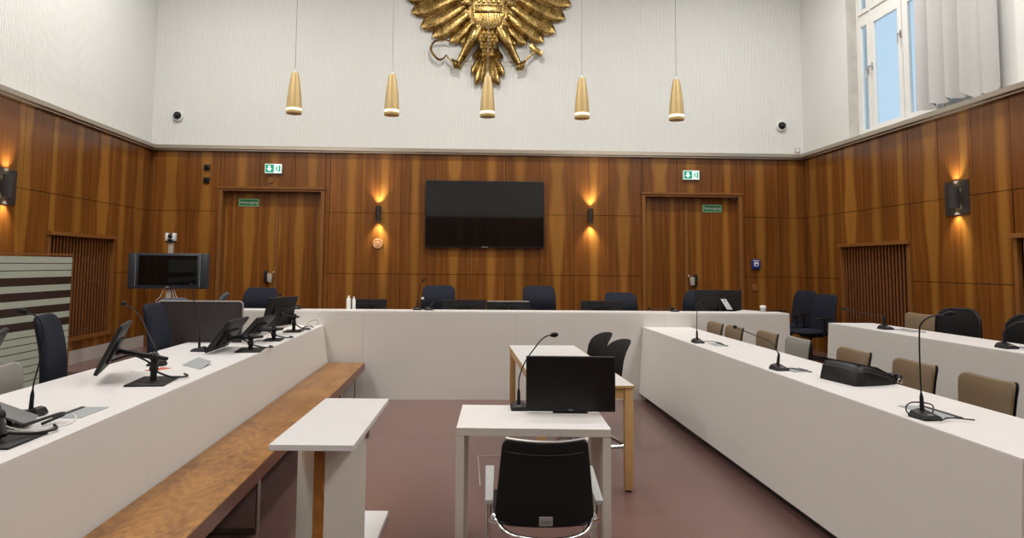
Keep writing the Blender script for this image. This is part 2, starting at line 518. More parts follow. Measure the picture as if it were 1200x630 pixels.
GL = (8.39, 9.97, .58, 1.93)      # left grille
wl = rib_wall('wall_left', 'y', YF, YB, XL, XL - .25, Z0 + .03, ZC, 1)
m = MB()
m.box(XL - .25, XL - .02, YF - .25, GL[0], 0, Z0 + .03); m.box(XL - .25, XL - .02, GL[1], YB + .25, 0, Z0 + .03)
m.box(XL - .25, XL - .02, GL[0], GL[1], 0, GL[2]); m.box(XL - .25, XL - .02, GL[0], GL[1], GL[3], Z0 + .03)
m.box(XL - .25, XL - .2, GL[0], GL[1], GL[2], GL[3])
m.build('backing', 'grille_dark', wl, smooth=0)
panelling('wood_panelling', wl, 'veneer_left', 'y', XL, 1, YF, YB, [7.88 + .53 * k for k in range(-23, 8)], [.47, S2, S1, Z0 + .02], [GL])
struct(MB().box(XL - .018, XL + .012, YF, YB, .0, .465).build('baseboard_left', 'skirting_gray', smooth=0))

WIN = (6.95, 9.65, Z1, 6.35)
GR = (8.37, 9.97, .50, 1.925); GR2 = (5.2, 6.75, .50, 1.935)
wr = MB()
wr.box(XR, XR + .4, YF, WIN[0], Z0 + .03, ZC); wr.box(XR, XR + .4, WIN[1], YB + .25, Z0 + .03, ZC); wr.box(XR, XR + .4, WIN[0], WIN[1], WIN[3], ZC)
wr.box(XR, XR + .4, WIN[0], WIN[1], Z0 + .03, WIN[2] - .004)
wr = struct(wr.build('wall_right', 'plaster', smooth=0))
m = MB()
ys = [YF, GR2[0], GR2[1], GR[0], GR[1], YB + .25]
for a, b_ in ((ys[0], ys[1]), (ys[2], ys[3]), (ys[4], ys[5])): m.box(XR + .02, XR + .4, a, b_, 0, Z0 + .03)
for q in (GR, GR2):
    m.box(XR + .02, XR + .4, q[0], q[1], 0, q[2]); m.box(XR + .02, XR + .4, q[0], q[1], q[3], Z0 + .03); m.box(XR + .22, XR + .4, q[0], q[1], q[2], q[3])
m.build('backing', 'grille_dark', wr, smooth=0)
panelling('wood_panelling', wr, 'veneer_right', 'y', XR, -1, YF, YB, [7.28 + .54 * k for k in range(-21, 8)], [.0, S2, S1, Z0 + .02], [GR, GR2])
# the wall behind the viewer: same wood and white
wf = MB().box(XL, XR, YF - .25, YF, Z0 + .03, ZC)
wf = struct(wf.build('wall_front', 'plaster', smooth=0))
m = MB().box(XL, XR, YF - .25, YF - .02, 0, Z0 + .03); m.build('backing', 'grille_dark', wf, smooth=0)
panelling('wood_panelling', wf, 'veneer_back', 'x', YF, 1, XL, XR, [.09 + .55 * k for k in range(-12, 12)], [0, S2, S1, Z0 + .02])

# metal cornice ledge round the room, one length per wall
def cornice(name, pts):
    m = MB()
    prof = [(0, Z0 - .012), (.055, Z0 - .012), (.055, Z0 + .004), (.095, Z0 + .012), (.095, Z1 - .006), (.088, Z1), (0, Z1)]
    (ax, ay), (bx, by), (nx, ny) = pts
    r0 = [(ax + nx * d, ay + ny * d, z) for d, z in prof]; r1 = [(bx + nx * d, by + ny * d, z) for d, z in prof]
    m.rings([r0, r1])
    return struct(m.build(name, 'cornice_metal', smooth=25))
cornice('trim_1', ((XL, YB - .002), (XR, YB - .002), (0, -1)))
cornice('trim_2', ((XL + .002, YF), (XL + .002, YB), (1, 0)))
cornice('trim_3', ((XR - .002, YF), (XR - .002, YB), (-1, 0)))

# ------------------------------------------------------------------ doors
def door(name, d, sign_x):
    x0, x1, z0, z1 = d
    o = struct(MB().box(x0 + .05, x1 - .05, YB + .19, YB + .24, z0, z1 - .05).build(name, 'grille_dark', smooth=0))
    m = MB()
    fw = .055
    m.box(x0, x0 + fw, YB - .03, YB + .15, z0, z1); m.box(x1 - fw, x1, YB - .03, YB + .15, z0, z1)
    m.box(x0 + fw, x1 - fw, YB - .03, YB + .15, z1 - fw, z1)
    m.box(x0 - .012, x1 + .012, YB - .05, YB, z1 - .02, z1 + .012)
    m.build('door_frame', 'walnut_frame', o, smooth=0)
    xm = -2.955 if x0 < 0 else 3.57
    for a, c in ((x0 + fw + .004, xm - .025), (xm + .025, x1 - fw - .004)):
        lf = MB().box(a, c, YB + .13, YB + .17, z0 + .01, z1 - fw - .004, .003)
        lf.build('door_leaf', 'veneer_door', o, smooth=0)
    MB().box(xm - .024, xm + .024, YB + .115, YB + .17, z0 + .01, z1 - fw - .004, .004).build('meeting_stile', 'walnut_frame', o, smooth=0)
    # lock: pale plate turned out on a dark block, with a round knob
    s = -1 if x0 < 0 else 1
    hx = xm + s * .085
    h = MB().box(hx + s * .045 - .02, hx + s * .045 + .02, YB + .05, YB + .13, 1.27, 1.46, .004)
    h.build('lock_block', 'black_plastic', o)
    M = Matrix.Translation((hx - s * .01, YB + .075, 1.355)) @ Matrix.Rotation(s * R(14), 4, 'Z') @ Matrix.Rotation(s * R(-6), 4, 'Y')
    p = MB().poly([(-.042, -.062), (.042, -.070), (.036, .060), (-.036, .072)], -.012, .012, 'y', .002, M)
    p = p.build('lock_plate', 'duct_tan', o)
    k = MB().ball((hx - s * .075, YB + .06, 1.435), .02); k.build('door_knob', 'chrome', o)
    return o
door('door_1', D1, 0); door('door_2', D2, 0)

# ------------------------------------------------------------------ radiator grilles in the side walls
def grille(x, sgn, q, label, name='radiator_grille'):
    y0, y1, z0, z1 = q
    t = thing(name, label, 'grille', (x, (y0 + y1) / 2, z0), 0, 'wooden slatted grilles in the side walls')
    L = y1 - y0; H = z1 - z0
    def bx(m, a0, a1, d0, d1, c0, c1):
        m.box(min(sgn * d0, sgn * d1), max(sgn * d0, sgn * d1), a0, a1, c0, c1)
    m = MB()
    bx(m, -L / 2 + .002, -L / 2 + .05, -.03, .02, .002, H); bx(m, L / 2 - .05, L / 2 - .002, -.03, .02, .002, H)
    bx(m, -L / 2 + .05, L / 2 - .05, -.03, .02, .002, .05)
    m.build('frame', 'walnut_frame', t, smooth=0)
    m = MB(); bx(m, -L / 2 - .01, L / 2 + .01, -.015, .055, H - .04, H + .005); m.build('top_rail', 'walnut_frame', t, smooth=0)
    m = MB()
    n = 20
    for i in range(n):
        a = -L / 2 + .07 + (L - .14) * (i + .5) / n
        bx(m, a - .014, a + .014, -.024, -.012, .05, H - .04)
    m.build('slats', 'walnut_slat', t, smooth=0)
    m = MB(); bx(m, -L / 2 + .01, L / 2 - .01, -.16, -.13, .01, H - .01); m.build('back_panel', 'grille_dark', t, smooth=0)
    return t
grille(XL, 1, GL, 'slatted walnut grille low in the left wall beside the frosted partition')
grille(XR, -1, GR, 'slatted walnut grille in the right wall behind the two tall swivel chairs')
grille(XR, -1, GR2, 'slatted walnut grille cut off at the right picture edge')

# ------------------------------------------------------------------ window in the right wall
w1 = struct(MB().box(XR + .14, XR + .2, WIN[0] + .002, WIN[0] + .07, WIN[2] + .0, WIN[3]).box(XR + .14, XR + .2, WIN[1] - .085, WIN[1] - .002, WIN[2], WIN[3])
            .box(XR + .14, XR + .2, WIN[0] + .07, WIN[1] - .085, WIN[2], WIN[2] + .05).box(XR + .14, XR + .2, WIN[0] + .07, WIN[1] - .085, 5.05, 5.17)
            .build('window_1', 'frame_white', smooth=0))
MUL = [(9.565, 9.30), (9.28, 8.585), (8.545, 7.85), (7.83, 7.02)]
m = MB()
for a in (9.29, 8.565, 7.84): m.box(XR + .135, XR + .2, a - .022, a + .022, WIN[2] + .05, WIN[3])
m.build('mullions', 'frame_white', w1, smooth=0)
for (a, c) in MUL:
    for (z0, z1) in ((WIN[2] + .05, 5.05), (5.17, WIN[3])):
        s = MB(); f = .06 if a - c < .4 else .085
        s.box(XR + .12, XR + .165, c + .004, c + f, z0, z1, .004); s.box(XR + .12, XR + .165, a - f, a - .004, z0, z1, .004)
        s.box(XR + .12, XR + .165, c + f, a - f, z0, z0 + f, .004); s.box(XR + .12, XR + .165, c + f, a - f, z1 - f, z1, .004)
        fr = s.build('sash', 'frame_white', w1, smooth=0)
        g = MB().box(XR + .142, XR + .147, c + f - .005, a - f + .005, z0 + f - .005, z1 - f + .005)
        g.build('pane', 'window_glass', fr, smooth=0)
for y, z in ((9.335, 4.34), (9.235, 4.36), (8.60, 4.60)):
    h = MB().box(XR + .105, XR + .122, y - .013, y + .013, z - .05, z + .05, .003)
    h.tube([(XR + .11, y, z), (XR + .075, y, z), (XR + .072, y - .004, z - .02), (XR + .07, y - .006, z - .13)], .009, 8)
    h.build('window_handle', 'steel', w1)
struct(MB().box(XR - .001, XR + .145, WIN[1] - .012, WIN[1] + .0, WIN[2], WIN[3]).build('window_reveal', 'stone', w1, smooth=0))
struct(MB().box(XR - .001, XR + .4, WIN[0] + .07, WIN[1] - .012, WIN[2] - .003, WIN[2] + .006).build('window_sill', 'plaster', w1, smooth=0))

# curtain drawn over the near half of the window
def curtain():
    t = thing('curtain', 'pale grey curtain hanging in folds over the window', 'curtain', (5.40, 7.37, Z1))
    m = MB(); bm = m.bm
    n, h = 120, 10
    def off(s, k):
        # deep folds near the free edge, flat cloth at the other end
        f = s * 5.2
        amp = .055 * (1 - .72 * max(0, min(1, (s - .66) / .1)))
        x = -amp * math.sin(2 * PI * f + .5 * math.sin(3 * s)) + .012 * math.sin(17 * s)
        return x
    g0 = []; g1 = []
    for i in range(n + 1):
        s = i / n
        y = .62 - 1.29 * s + .02 * math.sin(2 * PI * s * 5.2)
        zb = .075 + .018 * math.sin(2 * PI * s * 5.2 + 1) - .075 * max(0, min(1, (s - .62) / .08)) + .03 * math.exp(-(s * 8) ** 2) * -1
        row0 = []; row1 = []
        for j in range(h + 1):
            q = j / h
            z = zb + (2.92 - zb) * q
            x = off(s, q) * (1 - .25 * q)
            row0.append(bm.verts.new((x - .004, y + .03 * (1 - q) * (1 - s), z)))
            row1.append(bm.verts.new((x + .004, y + .03 * (1 - q) * (1 - s), z)))
        g0.append(row0); g1.append(row1)
    for i in range(n):
        for j in range(h):
            bm.faces.new((g0[i][j], g0[i + 1][j], g0[i + 1][j + 1], g0[i][j + 1]))
            bm.faces.new((g1[i][j], g1[i][j + 1], g1[i + 1][j + 1], g1[i + 1][j]))
        bm.faces.new((g0[i][0], g1[i][0], g1[i + 1][0], g0[i + 1][0])); bm.faces.new((g0[i][h], g0[i + 1][h], g1[i + 1][h], g1[i][h]))
    for i in (0, n):
        for j in range(h):
            bm.faces.new((g0[i][j], g0[i][j + 1], g1[i][j + 1], g1[i][j]))
    m.build('cloth', 'curtain', t, smooth=60)
    m = MB().tube([(0, -.8, 2.93), (0, 2.3, 2.93)], .016, 10)
    for y in (-.75, 2.25): m.tube([(0, y, 2.93), (.07, y, 2.93)], .01, 8)
    m.build('curtain_rail', 'steel', t)
curtain()


# ------------------------------------------------------------------ things on the back wall
def television():
    x0, x1, z0, z1 = -.615, 1.25, 1.85, 2.90
    t = thing('wall_mounted_television', 'large black flat television on the wood-panelled back wall', 'television', ((x0 + x1) / 2, YB, z0))
    w = (x1 - x0) / 2; h = z1 - z0
    MB().box(-w, w, -.085, -.045, 0, h, .006).build('housing', 'black_satin', t)
    MB().box(-w + .014, w - .014, -.0865, -.084, .022, h - .014).build('screen', 'screen', t, smooth=0)
    MB().box(-.05, .05, -.088, -.084, .006, .016).build('badge', 'silver_gray', t, smooth=0)
    MB().box(-.35, .35, -.045, -.003, .25, h - .25).build('wall_bracket', 'black_satin', t, smooth=0)
television()

def spot(loc, d, power, ang, blend=.6, col=(1, .72, .36), r=.02):
    l = bpy.data.lights.new('spot', 'SPOT'); l.energy = power; l.spot_size = R(ang); l.spot_blend = blend; l.color = col; l.shadow_soft_size = r
    o = bpy.data.objects.new('spot_light', l); C.objects.link(o); o.location = loc
    o.rotation_euler = Vector(d).to_track_quat('-Z', 'Y').to_euler()
    return o

def small_sconce(x, label):
    t = thing('wall_sconce', label, 'wall lamp', (x, YB, 2.37), 0, 'black tube sconces on the back wall')
    m = MB()
    pr = [(.028, -.112), (.040, -.112), (.040, .112), (.028, .112), (.028, .06)]
    m.lathe([(.012, -.06), (.028, -.06)] + pr + [(.012, .06)], (0, -.062, 0), 20)
    m.build('tube', 'dark_metal', t)
    MB().box(-.02, .02, -.04, 0, -.03, .03, .003).build('bracket', 'dark_metal', t)
    for s in (-1, 1):
        MB().lathe([(.001, 0), (.027, 0), (.027, .004), (.001, .004)], (0, -.062, s * .085 - .002), 16).build('bulb', 'warm_glow', t)
        spot((x, YB - .062, 2.37 + s * .1135), (0, .07, s), 34, 84, 1.0, (1, .90, .70))
    return t
small_sconce(-1.345, 'black tube sconce left of the television, above a round wooden disc')
small_sconce(1.985, 'black tube sconce right of the television, nothing below it')

def side_sconce(x, sgn, y, label):
    t = thing('wall_sconce', label, 'wall lamp', (x, y, 2.37), 0, 'square dark sconces on the side walls')
    m = MB(); m.box(min(0, sgn * .012), max(0, sgn * .012), -.19, .19, -.19, .19, .002); m.build('back_plate', 'dark_metal', t, smooth=0)
    m = MB()
    # half-round shade in front of the plate
    pts = [(sgn * (.02 + .085 * math.cos(a)), .07 * math.sin(a)) for a in [(-.5 + k / 10) * PI for k in range(11)]]
    inn = [(sgn * (.02 + .075 * math.cos(a)), .06 * math.sin(a)) for a in [(.5 - k / 10) * PI for k in range(11)]]
    m.poly(pts + inn, -.12, .12); m.build('shade', 'dark_metal', t, smooth=50)
    for s in (-1, 1):
        MB().lathe([(.001, 0), (.03, 0), (.03, .006), (.001, .006)], (sgn * .055, 0, s * .10 - .003), 16).build('bulb', 'warm_glow', t)
        spot((x + sgn * .055, y, 2.37 + s * .1215), (-sgn * .07, 0, s), 36, 84, 1.0, (1, .90, .70))
    return t
side_sconce(XL, 1, 7.58, 'square dark sconce on the left wall at the picture edge')
side_sconce(XR, -1, 7.53, 'square dark sconce on the right wall below the window')

def disc(name, x, z, r, label, mat='pale_wood', d=.02):
    m = MB(); M = Matrix.Rotation(PI / 2, 4, 'X')
    m.lathe([(.001, d + .003), (r * .45, d + .003), (r * .5, d - .001), (r * .86, d - .001), (r * .9, d), (r, d - .004), (r, 0), (.001, 0)], (0, 0, 0), 28, M)
    o = m.build(name, mat); o.location = (x, YB - .0005, z)
    tag(o, label, 'wall disc')
disc('wall_mounted_disc', -1.35, 1.90, .078, 'round pale wooden disc on the back wall under the left tube sconce', 'pale_wood')
disc('wall_mounted_disc', 4.62, 1.26, .055, 'small round wooden disc low on the wall under the blue call box', 'walnut_frame')
disc('wall_mounted_disc', -3.03, 2.88, .05, 'small dark wooden disc between the left exit sign and the left door', 'walnut_frame')

def exit_sign(x, z, label, flip):
    t = thing('exit_sign', label, 'exit sign', (x, YB, z), 0, 'lit emergency exit signs over the doors')
    w, h = .13, .075
    MB().box(-w, w, -.06, 0, -h, h, .004).build('case', 'white_plastic', t)
    m = MB().box(-w + .006, w - .006, -.062, -.058, -h + .006, h - .006); m.build('lit_face', 'sign_glow', t, smooth=0)
    m = MB().box(-w + .012, .01, -.0635, -.061, -h + .014, h - .012); m.build('green_field', 'sign_green_glow', t, smooth=0)
    # white downward arrow
    m = MB()
    ax = -.058
    m.poly([(ax - .018, .046), (ax + .018, .046), (ax + .018, .0), (ax + .044, .0), (ax, -.046), (ax - .044, 0), (ax - .018, 0)], -.066, -.0625, 'y')
    m.build('arrow', 'sign_glow', t, smooth=0)
    # running figure and doorway in green
    m = MB(); a = .065
    m.box(a + .022, a + .045, -.0645, -.0615, -.05, .05)
    m.ball((a - .006, -.063, .036), .009, 1, .2, 1)
    for pts in ([(a - .012, .024), (a + .002, .026), (a - .004, -.006), (a - .020, -.004)],
                [(a - .020, -.002), (a - .006, -.004), (a + .012, -.020), (a + .010, -.048), (a + .002, -.048), (a + .002, -.022)],
                [(a - .020, -.002), (a - .008, -.006), (a - .026, -.040), (a - .040, -.042), (a - .038, -.034), (a - .030, -.032)],
                [(a - .012, .024), (a - .032, .010), (a - .034, -.004), (a - .028, -.004), (a - .024, .008), (a - .008, .016)]):
        m.poly(pts, -.0645, -.0615, 'y')
    m.build('running_figure', 'sign_green_glow', t, smooth=0)
exit_sign(-2.99, 3.05, 'lit green and white exit sign above the left door', 0)
exit_sign(3.605, 3.04, 'lit green and white exit sign above the right door', 1)

def green_sign(x, z, label):
    t = thing('door_sign', label, 'sign', (x, YB + .13, z), 0, 'green lettered signs on the doors')
    MB().box(-.155, .155, -.012, -.0005, -.058, .058).build('rim', 'sign_rim', t, smooth=0)
    MB().box(-.143, .143, -.0135, -.011, -.047, .047).build('plate', 'sign_green', t, smooth=0)
    text('lettering', 'Notausgang', .058, 'white_plastic', t, (0, -.0145, 0), (PI / 2, 0, 0))
green_sign(-3.40, 2.53, 'green lettered emergency exit sign on the left door')
green_sign(3.995, 2.525, 'green lettered emergency exit sign on the right door')

for z, l in ((3.06, 'small black square wall box, upper of the pair left of the left door'), (2.86, 'small black square wall box, lower of the pair left of the left door')):
    t = thing('wall_mounted_box', l, 'wall box', (-4.02, YB, z), 0, 'small black boxes left of the left door')
    MB().box(-.045, .045, -.035, 0, -.045, .045, .004).build('case', 'black_plastic', t)
    MB().lathe([(.001, 0), (.02, 0), (.018, .006), (.001, .006)], (0, -.034, 0), 16, Matrix.Rotation(PI / 2, 4, 'X')).build('lens', 'screen', t)

def dome(x, z, label):
    t = thing('dome_camera', label, 'security camera', (x, YB, z), 0, 'dome cameras on the white wall')
    M = Matrix.Rotation(PI / 2, 4, 'X')
    MB().lathe([(.001, 0), (.085, 0), (.085, .03), (.074, .045), (.001, .045)], (0, 0, 0), 28, M).build('housing', 'white_plastic', t)
    MB().ball((0, -.045, .006), .062).build('dome', 'screen', t)
dome(-4.50, 3.86, 'black dome camera on the white wall, upper left corner')
dome(5.10, 3.86, 'black dome camera on the white wall, right corner beside the window')
t = thing('wall_socket', 'tiny pale square cover on the white wall just above the right cornice end', 'socket', (5.36, YB, 3.475))
MB().box(-.04, .04, -.012, 0, -.04, .04, .003).build('cover', 'duct_tan', t)
MB().box(-.026, .026, -.0145, -.011, -.026, .026, .002).build('insert', 'white_plastic', t)

t = thing('call_box', 'blue emergency call box on the wall right of the right door', 'call box', (4.635, YB, 1.635))
MB().box(-.065, .065, -.05, 0, -.075, .075, .008).build('case', 'blue_plastic', t)
MB().box(-.036, .036, -.053, -.049, -.035, .028, .002).build('window', 'white_plastic', t)
MB().box(-.02, .02, -.0545, -.0525, -.022, .002).build('push_mark', 'blue_plastic', t, smooth=0)
MB().box(-.045, .045, -.052, -.049, .045, .058).build('header', 'white_plastic', t, smooth=0)

# ------------------------------------------------------------------ the gilded eagle relief
def eagle():
    t = thing('eagle_emblem', 'gilded heraldic eagle relief on the white back wall', 'emblem', (.34, YB, 5.077))
    s = .002349
    E = lambda u, v: Vector(((u - 582) * s, 0, -(v - 300) * s))
    def feather(m, root, tip, w, hgt, y0=.03, bow=0.0, n=14, ridge=True):
        a, b = E(*root), E(*tip); d = b - a; L = d.length; d.normalize()
        nrm = Vector((-d.z, 0, d.x)); w *= s / 2; rg = []
        for i in range(n + 1):
            q = i / n
            if q < .72: pw = .62 + .38 * (q / .72)
            else: pw = math.sqrt(max(0, 1 - ((q - .72) / .285) ** 2))
            c = a + d * (L * q) + nrm * (bow * s * math.sin(PI * q * .9))
            hh = hgt * (1.0 - .45 * q) * (.35 + .65 * min(1, pw * 1.2))
            sd = -1 if bow > 0 else 1
            if ridge: prof = [(-1, 0), (-.9, .42), (-.5, .62), (0, .66), (.38, .52), (.55, .42), (.68, .85), (.82, 1.0), (.95, .7), (1, 0), (.5, -.35), (-.5, -.35)]
            else: prof = [(-1, 0), (-.8, .45), (-.4, .8), (-.12, .95), (0, 1.05), (.12, .95), (.4, .8), (.8, .45), (1, 0), (.5, -.35), (-.5, -.35)]
            ring = [c + nrm * (a_ * sd * w * pw) + Vector((0, -y0 - hh * h_, 0)) for a_, h_ in prof]
            rg.append(ring)
        m.rings(rg)
    def wing(k):
        fs = [((470, 205), (395, 288), 50), ((480, 130), (325, 280), 60), ((470, 50), (208, 245), 72), ((430, 10), (128, 180), 78), ((400, -60), (62, 78), 80),
              ((390, -130), (20, -20), 82), ((380, -200), (-15, -130), 84), ((380, -270), (-30, -250), 84), ((390, -330), (-20, -375), 82), ((410, -380), (20, -495), 78), ((440, -410), (90, -590), 72)]
        m = MB()
        for i, (r_, tp, w) in enumerate(fs):
            if k > 0: r_ = (1164 - r_[0], r_[1]); tp = (1164 - tp[0] + 4, tp[1] + (18 if i > 1 else 4))
            feather(m, r_, tp, w * 1.42, .085 - .002 * i, .02 + .004 * (len(fs) - i), -10 * k)
        # shoulder of the wing
        for i in range(7):
            r_ = (500, 60 - i * 70); tp = (385 - i * 6, 60 - i * 75)
            if k > 0: r_ = (1164 - r_[0], r_[1]); tp = (1164 - tp[0], tp[1])
            feather(m, r_, tp, 96, .09, .06, -1 * k)
        m.build('wing', 'gold', t, smooth=60)
    wing(-1); wing(1)
    # body under the shield and breast scales
    m = MB()
    m.ball(E(582, 40) + Vector((0, -.05, 0)), 1.0, .36, .12, .62, seg=24)
    m.ball(E(582, 250) + Vector((0, -.05, 0)), 1.0, .17, .09, .26, seg=20)
    for row in range(7):
        n = 5 - (row % 2) - (1 if row > 3 else 0) - (1 if row > 5 else 0)
        for i in range(n):
            u = 582 + (i - (n - 1) / 2) * 30; v = 218 + row * 24
            feather(m, (u, v - 20), (u, v + 26), 36, .05, .150 - row * .006, 0, 8, False)
    m.build('body', 'gold', t, smooth=60)
    m = MB()
    tl = [((540, 300), (482, 390), 36, .05, .05), ((624, 300), (682, 390), 36, .05, .05), ((560, 320), (474, 500), 48, .06, .05), ((604, 320), (692, 508), 48, .06, .05),
          ((568, 330), (502, 574), 52, .07, .065), ((596, 330), (656, 576), 52, .07, .065), ((572, 340), (542, 560), 40, .06, .09), ((592, 340), (622, 560), 40, .06, .09), ((582, 330), (582, 600), 54, .08, .09)]
    for a, b_, w, h, y0 in tl: feather(m, a, b_, w, h, y0, 0, 14, False)
    m.build('tail', 'gold', t, smooth=60)
    # shield
    def shield_outline(k):
        pts = [(582 - 112 * k, -100), (582 + 112 * k, -100)]
        pts += [(582 + 112 * k * math.cos(a), 85 + 122 * k * math.sin(a)) for a in [j / 16 * PI for j in range(17)]]
        return [(E(*p).x, E(*p).z) for p in pts]
    sh = MB(); sh.poly(shield_outline(1.0)[::-1], -.17, -.05, 'y', .006); sh = sh.build('shield', 'gold', t, smooth=30)
    m = MB(); rim = [Vector((x, -.172, z)) for x, z in shield_outline(.955)]
    m.tube(rim, .017, 8, closed=True); m.build('shield_rim', 'gold', sh)
    m = MB()
    c0, c1 = E(490, 38), E(676, 84)
    m.box(c0.x, c1.x, -.19, -.16, c1.z, c0.z, .008)
    for v in (38, 86): m.tube([E(488, v) + Vector((0, -.182, 0)), E(676, v) + Vector((0, -.182, 0))], .010, 8)
    m.build('shield_bar', 'gold', sh)
    m = MB()
    for i in range(9):
        u = 510 + i * 18; vb = 96 + 85 * math.sqrt(max(.1, 1 - ((u - 582) / 118) ** 2))
        a, c = E(u, 97), E(u + 7, vb)
        m.box(a.x, c.x, -.192, -.165, c.z, a.z, .004)
    for i in range(5):
        m.box(E(505 + i * 34, 0).x, E(527 + i * 34, 0).x, -.198, -.165, E(0, 22).z, E(0, -6).z, .008)
    m.build('shield_bars', 'gold', sh)
    # legs, each thigh, shank and clenched foot
    for k in (-1, 1):
        X = (lambda u: u) if k < 0 else (lambda u: 1164 - u + 12)
        m = MB()
        P = lambda u, v, y: E(X(u), v) + Vector((0, -y, 0))
        m.tube(catmull([P(505, 190, .09), P(480, 250, .13), P(450, 310, .13), P(415, 375, .10), P(385, 430, .09)], 5), .05, 12,
               radii=[.118 - .0035 * i if i < 10 else .075 - .0024 * (i - 10) for i in range(21)])
        m.ball(P(370, 432, .09), .055, 1.1, .9, 1)
        for i in range(4):
            a = P(345 + i * 15, 408 + i * 8, .13); b_ = P(350 + i * 16, 440 + i * 6, .165); c = P(362 + i * 12, 470 + i * 1, .12)
            m.tube(catmull([a, b_, c], 4), .017, 8)
        m.build('leg', 'gold', t, smooth=60)
        m = MB()
        for i in range(5):
            feather(m, (X(500 - i * 12), 195 + i * 22), (X(478 - i * 16), 245 + i * 26), 62 - i * 6, .06, .175 - i * .012, 0, 8, False)
        m.build('thigh_feathers', 'gold', t, smooth=60)
        m = MB()
        for i in range(4):
            c = P(425 + i * 18, 410 + (i % 2) * 6, .07); e = []
            for j in range(12):
                a = 2 * PI * j / 12
                e.append(c + Vector((.022 * math.cos(a), .012 * math.sin(a) * (1 if i % 2 else -1), .012 * math.sin(a) * (1 if i % 2 == 0 else .4))))
            m.tube(e, .0045, 6, closed=True)
        m.build('broken_chain', 'gold', t, smooth=60)
    m = MB()
    m.tube([E(350, 425) + Vector((0, -.1, 0)), E(305, 388) + Vector((0, -.1, 0))], .014, 8)
    arc = catmull([E(u, v) + Vector((0, -.10, 0)) for u, v in ((312, 386), (296, 380), (282, 400), (250, 408), (215, 378), (196, 335), (210, 296), (245, 276), (300, 274), (335, 288))], 5)
    n = len(arc)
    m.tube(arc, .02, 8, radii=[.012 + .022 * math.sin(PI * min(1, (i / n) * 1.02)) * (1 if i / n < .6 else 1 - (i / n - .6) * 1.6) + .002 for i in range(n)], flat=.55)
    m.build('sickle', 'gold', t, smooth=60)
    m = MB()
    a, b_ = E(800, 440) + Vector((0, -.1, 0)), E(905, 335) + Vector((0, -.1, 0))
    m.tube([a, b_], .016, 10)
    c = E(908, 330) + Vector((0, -.1, 0))
    M = Matrix.Translation(c) @ Matrix.Rotation(-R(-41), 4, 'Y')
    m.box(-.125, .125, -.045, .045, -.037, .037, .006, rot=M)
    m.build('hammer', 'gold', t, smooth=30)
    # neck and head, above the picture
    m = MB()
    m.tube(catmull([E(582, -80) + Vector((0, -.1, 0)), E(585, -200) + Vector((0, -.12, 0)), E(575, -300) + Vector((0, -.12, 0)), E(545, -345) + Vector((0, -.12, 0))], 5), .1, 14,
           radii=[.17 - .006 * i for i in range(16)])
    m.tube(catmull([E(545, -345) + Vector((0, -.12, 0)), E(500, -345) + Vector((0, -.12, 0)), E(478, -318) + Vector((0, -.12, 0))], 4), .04, 10, radii=[.06, .055, .05, .045, .04, .03, .022, .014, .006])
    m.build('head', 'gold', t, smooth=60)
eagle()

# ------------------------------------------------------------------ pendants
def pendants():
    names = ['brass cone pendant lamp hanging leftmost in the row of five', 'brass cone pendant lamp second from the left, left of the eagle', 'brass cone pendant lamp hanging in front of the eagle tail',
             'brass cone pendant lamp first to the right of the eagle', 'brass cone pendant lamp hanging rightmost in the row of five']
    first = None
    for x, lab in zip((-2.12, -.92, .27, 1.455, 2.655), names):
        if first is None:
            t = thing('pendant_lamp', lab, 'pendant lamp', (x, 8.6, 3.42), 0, 'brass pendants over the judges bench')
            first = t
            m = MB(); n = 28
            m.lathe([(.088, .0), (.094, .0), (.0965, .012), (.0955, .035), (.089, .035), (.086, .012)], (0, 0, 0), n); m.build('lower_ring', 'brass_satin', t)
            m = MB().lathe([(.088, .033), (.0895, .033), (.0885, .068), (.087, .068)], (0, 0, 0), n); m.build('light_gap', 'lamp_glow', t)
            m = MB().lathe([(.086, .066), (.0935, .066), (.090, .14), (.082, .24), (.070, .34), (.057, .43), (.046, .49), (.040, .515), (.030, .52), (.008, .522)], (0, 0, 0), n); m.build('shade', 'brass_satin', t)
            m = MB().lathe([(.001, .02), (.085, .02), (.085, .026), (.001, .026)], (0, 0, 0), n); m.build('diffuser', 'lamp_glow', t)
            m = MB().lathe([(.012, .518), (.012, .55), (.004, .56)], (0, 0, 0), 12); m.build('cord_grip', 'steel', t)
            m = MB().tube([(0, 0, .55), (0, 0, ZC - 3.42 - .03)], .0036, 6); m.build('cord', 'gray_plastic', t)
            m = MB().lathe([(.001, ZC - 3.42 - .04), (.05, ZC - 3.42 - .04), (.06, ZC - 3.42), (.001, ZC - 3.42)], (0, 0, 0), 20); m.build('canopy', 'brass_satin', t)
        else:
            dup(first, lab, (x, 8.6, 3.42))
        spot((x, 8.6, 3.41), (0, 0, -1), 26, 95, .7, (1, .84, .62), .07)
pendants()

